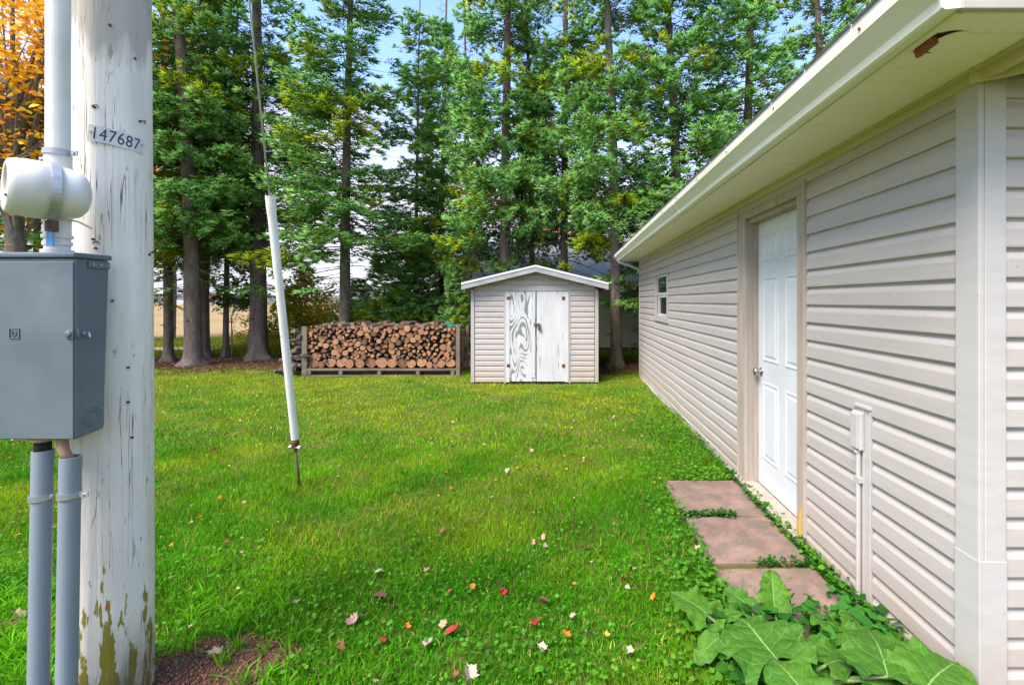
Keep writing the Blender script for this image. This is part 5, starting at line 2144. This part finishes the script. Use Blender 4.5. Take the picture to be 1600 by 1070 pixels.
G1, G2, G3, G4 = np.array([.065, .300, .006]), np.array([.175, .410, .008]), np.array([.350, .450, .012]), np.array([.48, .38, .10])


def lawn_cols(x, y, n_):
    a_ = fnoise(x, y, .75, 1)
    b_ = fnoise(x, y, 2.6, 5)
    far_ = np.clip((y - 3.2) / 4.5, 0, 1)
    k_ = np.clip(a_ * 1.3 + b_ * .8 - .80 + far_ * .45 + rng.normal(0, .13, n_), 0, 1)[:, None]
    c = G1 * (1 - k_) + G2 * k_
    c4 = fnoise(x, y, 1.5, 41)
    k2 = np.clip(c4 * 1.5 + b_ * .5 - 1.05 + far_ * .55 + rng.normal(0, .15, n_), 0, 1)[:, None]
    c = c * (1 - k2) + G3 * k2
    dry = (rng.random(n_) < .05 + .06 * far_ + .12 * np.clip(fnoise(x, y, 2.1, 51) - .6, 0, 1) * 3)[:, None]
    c = np.where(dry, G4, c)
    t_ = fnoise(x, y, 5.5, 31)[:, None]
    return c * rng.uniform(.6, 1.35, n_)[:, None] * (.72 + .5 * t_)


def lawn_mask(x, y):
    k_ = (x < XW - .03) | (y > YF + .1)
    k_ &= ~((x > .80) & (x < 1.37) & (y > 1.90) & (y < gnd(0, 753).y - .01)) | (rng.random(len(x)) < .006)
    k_ &= (soil_patch(x, y) > 1) | (rng.random(len(x)) < .02)
    k_ &= ~((x > sl) & (x < sr_) & (y > SY - .01))
    edge = 9.5 + 1.2 * (fnoise(x, y, 1.3, 4) - .5)
    edge = np.where(x > .4, edge - .45, edge)
    k_ &= (y < edge) | (rng.random(len(x)) < .10 + .25 * (fnoise(x, y, 1.5, 8) > .6))
    thin = fnoise(x, y, 3.1, 9) * .7 + fnoise(x, y, 7.3, 21) * .5
    k_ &= (rng.random(len(x)) < .25 + thin * 1.0)
    return k_


def scatter(N, x0, x1, y0, y1):
    return rng.uniform(x0, x1, N), rng.uniform(y0, y1, N)


def wedge(N, y0, y1, pw=1.0):
    """points spread over the part of the lawn in front of the camera, a bit wider than the view"""
    u = rng.random(N) ** pw
    y = y0 + (y1 - y0) * u
    x = rng.uniform(-1.32 * y - .5, np.minimum(1.0 * y + .3, 1.5 + 0 * y), N)
    return x, y


parts = []
def hs(x, y):
    return .45 + .6 * fnoise(x, y, 1.9, 6) + .6 * fnoise(x, y, 6.3, 16)
x, y = wedge(150000, 1.45, 2.7)
parts.append(blades(0, x, y, .018, .048, .0042, lawn_cols, .9, lawn_mask, nseg=2, hscale=hs))
x, y = wedge(150000, 2.7, 4.6)
parts.append(blades(0, x, y, .022, .052, .0062, lawn_cols, .8, lawn_mask, hscale=hs))
x, y = wedge(150000, 4.6, 10.2)
parts.append(blades(0, x, y, .022, .048, .011, lawn_cols, .8, lawn_mask, hscale=hs))
off, Vs, Fs_, Cs_ = 0, [], [], []
for V, Fa, C_ in parts:
    Vs.append(V); Fs_.append(Fa + off); Cs_.append(C_)
    off += len(V)
o = np_mesh('grass', np.concatenate(Vs), np.concatenate(Fs_), M['grass'], tint=np.concatenate(Cs_))
tag(o, 'bright green mown lawn between the pole and the garage', kind='stuff')

# longer tufts round the pole, the soil patch and the wall foot
def tuft_cols(x, y, n_):
    return (G1 * .5 + G2 * .5) * rng.uniform(.8, 1.6, n_)[:, None]
xs2, ys2 = [], []
tr_ = random.Random(3)
for q in range(110):
    if q < 22:
        c = gnd(tr_.uniform(235, 480), tr_.uniform(930, 1068))
    elif q < 110:
        c = gnd(tr_.uniform(0, 90), tr_.uniform(930, 1068))
    else:
        c = gnd(tr_.uniform(380, 700), tr_.uniform(700, 820))
    m_ = tr_.randint(10, 26)
    xs2.append(rng.normal(c.x, .014, m_)); ys2.append(rng.normal(c.y, .014, m_))
x, y = np.concatenate(xs2), np.concatenate(ys2)
V, Fa, C_ = blades(0, x, y, .04, .095, .006, tuft_cols, 1.2, None, nseg=2)
o = np_mesh('grass_tufts', V, Fa, M['grass'], tint=C_)
tag(o, 'longer grass tufts round the pole foot and guy anchor', kind='stuff')

# rank growth beyond the trees
def rank_cols(x, y, n_):
    k_ = fnoise(x, y, .9, 2)[:, None]
    return (np.array([.13, .20, .015]) * (1 - k_) + np.array([.33, .28, .03]) * k_) * rng.uniform(.7, 1.3, n_)[:, None]
x = rng.uniform(-17, 3, 60000)
y = rng.uniform(12.2, 17.5, 60000)
def rmask(x, y):
    return ~((y > 13.4) & (y < 14.45) & (x < -4)) & (rng.random(len(x)) < .25 + fnoise(x, y, .8, 3)) & ~((x > -3.1) & (y > 13.0))
def rh(x, y):
    return .35 + 1.5 * fnoise(x, y, .7, 7) * np.clip((x + 12.0) / 4, .15, 1)
V, Fa, C_ = blades(0, x, y, .12, .38, .022, rank_cols, .6, rmask, hscale=rh)
o = np_mesh('long_grass', V, Fa, M['grass'], tint=C_)
tag(o, 'rank yellow green growth beyond the spruce trunks', kind='stuff')
def turf_cols(x, y, n_):
    return np.array([.12, .19, .015]) * rng.uniform(.6, 1.3, n_)[:, None]
x = rng.uniform(-3, 9, 16000); y = rng.uniform(11.2, 13.1, 16000)
V, Fa, C_ = blades(0, x, y, .03, .08, .02, turf_cols, .6, None)
o = np_mesh('grass', V, Fa, M['grass'], tint=C_)
tag(o, 'strip of turf in front of the bungalow behind the shed', kind='stuff')

# ---- clover, plantain and ground ivy: dense along the wall, thin over the near lawn
def weed_pts(N):
    x, y = wedge(N, 1.5, 6.5, 1.3)
    strip = np.clip((x - (.18 + .10 * y - .05 * (y - 2) ** 2 * .0)) / .55, 0, 1)
    near_ = np.clip((3.3 - y) / 1.3, 0, 1) * .30 * fnoise(x, y, 2.2, 12) * 1.6
    p = np.clip(strip * 1.0 + near_ + .02, 0, 1) * (.55 + .6 * fnoise(x, y, 4, 4))
    k_ = rng.random(N) < p
    x, y = x[k_], y[k_]
    k_ = (x < XW - .02) & ~((x > .815) & (x < 1.355) & (y > 1.9) & (y < gnd(0, 753).y - .02)) & (soil_patch(x, y) > .8)
    return x[k_], y[k_]
x, y = weed_pts(95000)
n_ = len(x)
hgt = rng.uniform(.015, .055, n_) * (1 + .5 * (x > .6))
P0 = np.stack([x, y, gh(x, y) + hgt], 1)
D_ = rand_dirs(n_, -.25, .35)
V, Fa = leaf_quads(P0, D_, rng.uniform(.013, .027, n_) * (1 + .4 * (x > .5)), .15, .8)
k_ = fnoise(x, y, 3, 2)[:, None]
c = (np.array([.050, .220, .012]) * (1 - k_) + np.array([.13, .31, .020]) * k_) * rng.uniform(.65, 1.45, n_)[:, None]
o = np_mesh('weeds', V, Fa, M['leaf'], tint=np.repeat(c, 7, 0))
tag(o, 'low clover and broadleaf weeds thick along the garage wall', kind='stuff')

# weeds in the joints between slabs and at the sill
js = []
for (a_, b_, y0_, sy, N) in ((.80, 1.15, gnd(0, 809.5).y, .018, 330), (1.05, 1.37, gnd(0, 886).y, .012, 140)):
    js.append((rng.uniform(a_, b_, N), rng.normal(y0_, sy, N)))
N = 1500
yy = rng.uniform(1.75, 3.9, N)
js.append((rng.normal(1.395, .016, N), yy))
x = np.concatenate([j[0] for j in js]); y = np.concatenate([j[1] for j in js])
n_ = len(x)
P0 = np.stack([x, y, rng.uniform(.012, .05, n_)], 1)
V, Fa = leaf_quads(P0, rand_dirs(n_, -.2, .5), rng.uniform(.014, .030, n_), .15, .8)
c = np.array([.035, .15, .015]) * rng.uniform(.5, 1.6, n_)[:, None]
o = np_mesh('joint_weeds', V, Fa, M['leaf'], tint=np.repeat(c, 7, 0))
tag(o, 'creeping weeds in the joints of the paving slabs', kind='stuff')

# soil crumbs and needle litter
x = rng.uniform(-2.6, -.9, 9000); y = rng.uniform(1.5, 2.5, 9000)
k_ = soil_patch(x, y) < 1.1
x, y = x[k_], y[k_]
n_ = len(x)
V, Fa = cones(np.stack([x, y, gh(x, y)], 1), rand_dirs(n_, .2, .9).astype(float), rng.uniform(.004, .02, n_), rng.uniform(.004, .011, n_))
c = np.array([.27, .12, .08]) * rng.uniform(.5, 1.5, n_)[:, None]
o = np_mesh('soil_clods', V, Fa, M['dryleaf'], tint=np.repeat(c, 5, 0))
tag(o, 'crumbly red soil at the pole foot', kind='stuff')

# ================================================================== FALLEN LEAVES
def maple_leaf_mesh(seed, lobes=5, fold=.5):
    r_ = random.Random(seed)
    pts = []
    m_ = lobes * 2
    for i in range(m_ * 2):
        a_ = math.pi * (-.22 + 1.44 * i / (m_ * 2 - 1))
        on = (i % 4 == 2) or (i % 4 == 0 and r_.random() < .4)
        rr = (1.0 if on else .72) * (.8 + .25 * math.sin(a_)) * r_.uniform(.88, 1.08)
        pts.append((rr * math.cos(a_), rr * math.sin(a_)))
    vs = [(0, -.1, 0)] + [(x, y, 0) for x, y in pts]
    vs2 = []
    f1, f2 = r_.uniform(.2, .9) * fold, r_.uniform(-.3, .6) * fold
    for (x, y, z) in vs:
        vs2.append((x * (1 - .2 * fold), y, abs(x) ** 1.3 * f1 + y * y * f2 * .5 + r_.uniform(-.04, .04)))
    fs = [(0, i, i + 1) for i in range(1, len(pts))]
    st_ = [(-.02, -.1, 0), (.02, -.1, 0), (.05, -.75, .1)]
    b_ = len(vs2)
    vs2 += st_
    fs.append((b_, b_ + 1, b_ + 2))
    return vs2, fs


LC = {'red': (.46, .022, .035), 'pink': (.50, .27, .25), 'tan': (.50, .34, .20), 'pale': (.50, .40, .29), 'orange': (.62, .21, .02), 'brown': (.26, .10, .045), 'maroon': (.16, .035, .04), 'yellow': (.62, .42, .06)}
leaf_me = {}
def leaf_obj(px, py, size_px, col, label, group=None, up=.035):
    g = gnd(px, py)
    key = (col, random.randrange(4))
    if key not in leaf_me:
        vs, fs = maple_leaf_mesh(hash_(col) + key[1] * 5, 5 if key[1] % 2 else 3, .9 if key[1] % 2 else 1.5)
        m_ = LC.get('m_' + col)
        if m_ is None:
            s = NT('fallen_leaf_' + col, .6, .3)
            b0 = LC[col]
            s.color(s.mix(s.rng(s.noise(4, (1, 1, 1), 5), .3, .7), b0, tuple(c * .6 for c in b0)))
            m_ = LC['m_' + col] = s.m
        leaf_me[key] = MB().add(vs, fs).mesh('fallen_leaf', m_, smooth=False)
    o = bpy.data.objects.new('fallen_leaf', leaf_me[key])
    s_ = size_px / 2 / F * g.y
    o.scale = (s_, s_, s_)
    o.location = (g.x, g.y, float(gh(g.x, g.y)) + up)
    o.rotation_euler = (random.uniform(-.1, .95), random.uniform(-.35, .35), random.uniform(0, 6.28))
    link(o)
    tag(o, label, 'leaf', group)
    return o
def hash_(s):
    return sum(ord(c) * (i + 3) for i, c in enumerate(s))


LEAVES = [
    (702, 987, 28, 'red', 'brightest red maple leaf among pale leaves at the front of the lawn'),
    (785, 926, 19, 'red', 'small crimson leaf standing alone left of the lawn centre'),
    (836, 970, 22, 'red', 'pinkish red cupped leaf above the pair of curled pale leaves'),
    (599, 1000, 18, 'red', 'red leaf between the pink leaf and the bright red leaf'),
    (637, 979, 16, 'orange', 'small orange red leaf just left of the bright red leaf'),
    (597, 937, 26, 'maroon', 'dark maroon leaf alone above the pink leaf'),
    (552, 972, 26, 'pink', 'broad pale pink leaf with an orange leaf touching it'),
    (565, 966, 16, 'orange', 'orange leaf tucked behind the broad pink leaf'),
    (527, 1008, 24, 'brown', 'brown and cream curled leaf lower left of the pink leaf'),
    (734, 1054, 32, 'pale', 'largest pale leaf standing at the bottom edge of the lawn'),
    (711, 1052, 16, 'brown', 'brown orange leaf beside the largest pale leaf'),
    (690, 977, 20, 'tan', 'tan leaf touching the bright red leaf'),
    (665, 1005, 20, 'pink', 'pale pink leaf below the small orange red leaf'),
    (838, 1003, 20, 'pale', 'upper of two cream leaves under the cupped red leaf'),
    (848, 1015, 20, 'pale', 'lower of two cream leaves under the cupped red leaf'),
    (886, 993, 20, 'orange', 'glowing orange leaf right of the two cream leaves'),
    (920, 991, 20, 'pale', 'upright narrow white leaf between two orange leaves'),
    (948, 997, 17, 'yellow', 'flat yellow orange leaf right of the upright white leaf'),
    (981, 1024, 26, 'pale', 'big folded cream leaf close to the burdock'),
    (895, 963, 16, 'pale', 'small cream leaf above the glowing orange leaf'),
    (977, 906, 17, 'brown', 'reddish brown leaf among the weeds below the slabs'),
    (1020, 937, 16, 'orange', 'orange leaf at the upper left tip of the burdock'),
    (850, 940, 17, 'maroon', 'thin dark red leaf in the centre of the lawn'),
    (782, 912, 12, 'maroon', 'tiny dark leaf touching the small crimson leaf'),
    (590, 896, 17, 'pale', 'white leaf standing alone above the maroon leaf'),
    (667, 893, 15, 'pink', 'small pink white leaf near the lawn middle'),
    (738, 918, 12, 'orange', 'small orange leaf left of the crimson leaf'),
    (702, 926, 12, 'brown', 'small brown leaf above the bright red leaf'),
    (624, 913, 15, 'tan', 'tan leaf right of the white standing leaf'),
    (405, 963, 17, 'pale', 'cream leaf at the edge of the red soil patch'),
    (462, 940, 14, 'pale', 'cream leaf between soil patch and maroon leaf'),
    (295, 980, 13, 'tan', 'tan leaf lying on the red soil beside the pole'),
    (340, 1022, 26, 'tan', 'long dry leaf lying on the red soil patch'),
    (592, 1062, 18, 'tan', 'torn tan leaf at the bottom left of the lawn'),
    (691, 832, 13, 'brown', 'brown leaf alone in the upper lawn'),
    (849, 843, 13, 'tan', 'tan pink leaf in front of the paving slabs'),
    (832, 851, 12, 'tan', 'narrow tan leaf beside the tan pink leaf'),
    (918, 858, 14, 'brown', 'brown leaf near the middle paving slab'),
    (1090, 864, 12, 'pale', 'white leaf touching the left edge of the middle slab'),
    (792, 737, 12, 'pale', 'white leaf far up the lawn in line with the shed door'),
    (830, 703, 10, 'pale', 'pale leaf farther up the lawn towards the shed'),
    (380, 790, 9, 'tan', 'tan leaf between the pole and the guy anchor'),
    (333, 702, 13, 'brown', 'curled brown leaf on the lawn left of the guard'),
    (30, 972, 26, 'tan', 'dry leaf on the soil left of the grey conduits'),
    (1365, 1052, 26, 'pink', 'faded pink leaf caught among the burdock leaves'),
    (1378, 1062, 22, 'orange', 'orange leaf caught among the burdock leaves'),
    (1095, 1045, 24, 'brown', 'brown leaf on bare soil under the burdock'),
    (1230, 935, 14, 'tan', 'tan leaf on the nearest slab beside the burdock'),
]
random.seed(77)
for (px, py, s_, c_, lab) in LEAVES:
    leaf_obj(px, py + 4, s_ * 1.25, c_, lab, 'fallen maple leaves on the lawn', up=.034 if px < 1060 else .05)
# many more, small and far or worn down among the grass
x, y = wedge(1500, 1.7, 9.8, .75)
k_ = (x < XW - .1) & ~((x > .8) & (x < 1.37) & (y < 3.7)) & ~((x > sl - .1) & (x < sr_ + .1) & (y > SY - .05)) & (rng.random(len(x)) < (.25 + .75 * (fnoise(x, y, .9, 14) > .5)))
x, y = x[k_], y[k_]
n_ = len(x)
P0 = np.stack([x, y, gh(x, y) + .032], 1)
V, Fa = leaf_quads(P0, rand_dirs(n_, -.1, .35), rng.uniform(.018, .038, n_), .5, .8)
pal = np.array([LC['tan'], LC['pale'], LC['brown'], LC['orange'], LC['tan'], LC['brown'], LC['yellow']])
c = pal[rng.integers(0, 7, n_)] * rng.uniform(.5, 1.1, n_)[:, None]
o = np_mesh('leaf_litter', V, Fa, M['dryleaf'], tint=np.repeat(c, 7, 0))
tag(o, 'small dry leaves scattered over the lawn', kind='stuff')
# twigs and litter under the trees
x = rng.uniform(-12, 4, 9000); y = rng.uniform(9.2, 12.2, 9000)
n_ = len(x)
V, Fa = leaf_quads(np.stack([x, y, gh(x, y) + .006], 1), rand_dirs(n_, -.1, .25), rng.uniform(.03, .09, n_), .3, .35)
c = np.array([.17, .085, .04]) * rng.uniform(.4, 1.6, n_)[:, None]
o = np_mesh('needle_litter', V, Fa, M['dryleaf'], tint=np.repeat(c, 7, 0))
tag(o, 'brown needle litter and twigs under the spruces', kind='stuff')

# ================================================================== BURDOCK
def burdock_leaf(L, W, seed, cup=.2, droop=.35):
    r_ = random.Random(seed)
    nu, nv = 34, 30
    vs, uv, fs = [], [], []
    ph = [r_.uniform(0, 6) for _ in range(6)]
    for i in range(nu + 1):
        u = i / nu
        w_ = W * (math.sin(math.pi * min(1, (u * .9 + .10)) ** .74) ** .55) if u < 1 else 0
        for j in range(nv + 1):
            v = -1 + 2 * j / nv
            av = abs(v)
            edge = 1 + .05 * math.sin(u * 26 + ph[0] + (v > 0) * 2) + .035 * math.sin(u * 47 + ph[1])
            x = v * w_ * edge
            y = L * u - L * .26 * av ** 1.8 * max(0, 1 - u * 1.5)
            ruf = (.15 * math.sin(u * 15 + ph[2] + (v > 0) * 1.5) + .09 * math.sin(u * 29 + ph[3])) * av ** 2.2 * W
            vein = .022 * W * abs(math.sin(math.pi * 6 * (u - .42 * av + 1)))
            z = av ** 1.2 * w_ * cup + ruf + vein - droop * L * u * u - .10 * W * av ** 3 + .03 * W * math.sin(u * 6 + v * 3 + ph[4])
            vs.append((x, y, z))
            uv.append((u, (v + 1) / 2))
    for i in range(nu):
        for j in range(nv):
            a_ = i * (nv + 1) + j
            fs.append((a_, a_ + 1, a_ + nv + 2, a_ + nv + 1))
    return np.array(vs), np.array(fs), np.array(uv)


root_ = gnd(1240, 1085)
bur = thing('burdock', 'big leaved burdock plant at the garage wall beside the slabs', 'plant', (root_.x, root_.y, 0))
def bleaf(px, py, hz, L, W, yaw, pitch, roll, seed, cup=.2, droop=.3):
    """leaf whose middle is seen at (px,py) when it stands hz above ground"""
    Yd = F * (H - hz) / (py - VY)
    mid = at(px, py, Yd)
    V, Fa, uv = burdock_leaf(L, W, seed, cup, droop)
    o = np_mesh('leaf', V, Fa, M['burdock'], smooth=True, uv=uv, parent=bur)
    rot = Euler((R(pitch), R(roll), R(yaw)), 'XYZ')
    o.rotation_euler = rot
    cen = Vector((0, L * .5, -droop * L * .25 + W * .05))
    cen.rotate(rot)
    o.location = mid - cen - Vector(bur.location)
    # stalk from the base of the blade down to the root
    b0 = Vector(o.location)
    mb = MB().tube([b0, b0.lerp(Vector((0, 0, 0)), .4) + Vector((0, 0, .02)), Vector((random.uniform(-.04, .04), random.uniform(-.04, .04), -.01))], [.005, .008, .010], 8)
    mb.obj('stalk', M['stalk'], bur, smooth=True)
    return o
# yaw: 0 points away from us (+Y), 90 points left (-X), -90 right, 180 to us
bleaf(1182, 988, .20, .24, .165, 10, 6, -6, 1, .10, .20)
bleaf(1372, 1008, .23, .27, .130, -22, 8, 8, 2, .12, .25)
bleaf(1472, 1046, .22, .26, .125, -58, 10, 10, 12, .14, .28)
bleaf(1425, 1022, .17, .20, .10, -20, 12, 6, 22, .2, .3)
bleaf(1262, 1012, .14, .17, .085, 30, 10, -12, 25, .2, .3)
bleaf(1335, 965, .12, .15, .07, -10, 16, 6, 26, .2, .3)
bleaf(1238, 1058, .22, .20, .100, 14, 16, -8, 3, .18, .3)
bleaf(1078, 938, .13, .19, .110, 40, 14, 6, 4, .18, .2)
bleaf(1208, 922, .17, .17, .070, -8, 52, 8, 5, .35, .1)
bleaf(1292, 968, .12, .17, .085, 20, 14, 12, 6, .15, .3)
bleaf(1128, 960, .10, .16, .06, 100, 5, 10, 7, .2, .3)
bleaf(1318, 1030, .16, .17, .075, -70, 4, -6, 8, .15, .3)
bleaf(1110, 1006, .09, .17, .055, 120, -6, -10, 11, .2, .35)
bleaf(1150, 930, .10, .13, .055, 30, 20, -14, 15, .2, .3)
bleaf(1400, 1080, .17, .20, .10, -110, 0, 8, 10, .15, .3)

# soft rounded weeds between burdock and wall
wr = random.Random(8)
xs3, ys3, zs3 = [], [], []
for q in range(900):
    px, py = wr.uniform(1060, 1420), wr.uniform(915, 1065)
    # the wall foot bounds them on the right
    hz = wr.uniform(.03, .13)
    Yd = F * (H - hz) / (py - VY)
    p = at(px, py, Yd)
    if p.x > 1.41 or p.x < .62 or (py < 930 and px < 1180):
        continue
    if p.x < 1.3 and p.y > 2.1 and wr.random() < .85:
        continue
    xs3.append(p.x); ys3.append(p.y); zs3.append(hz)
n_ = len(xs3)
V, Fa = leaf_quads(np.stack([xs3, ys3, zs3], 1), rand_dirs(n_, -.35, .25), rng.uniform(.030, .065, n_), .12, .95)
c = np.array([.035, .16, .018]) * rng.uniform(.6, 1.6, n_)[:, None]
o = np_mesh('wall_weeds', V, Fa, M['leaf'], tint=np.repeat(c, 7, 0))
tag(o, 'round leaved weeds between the burdock and the garage wall', kind='stuff')
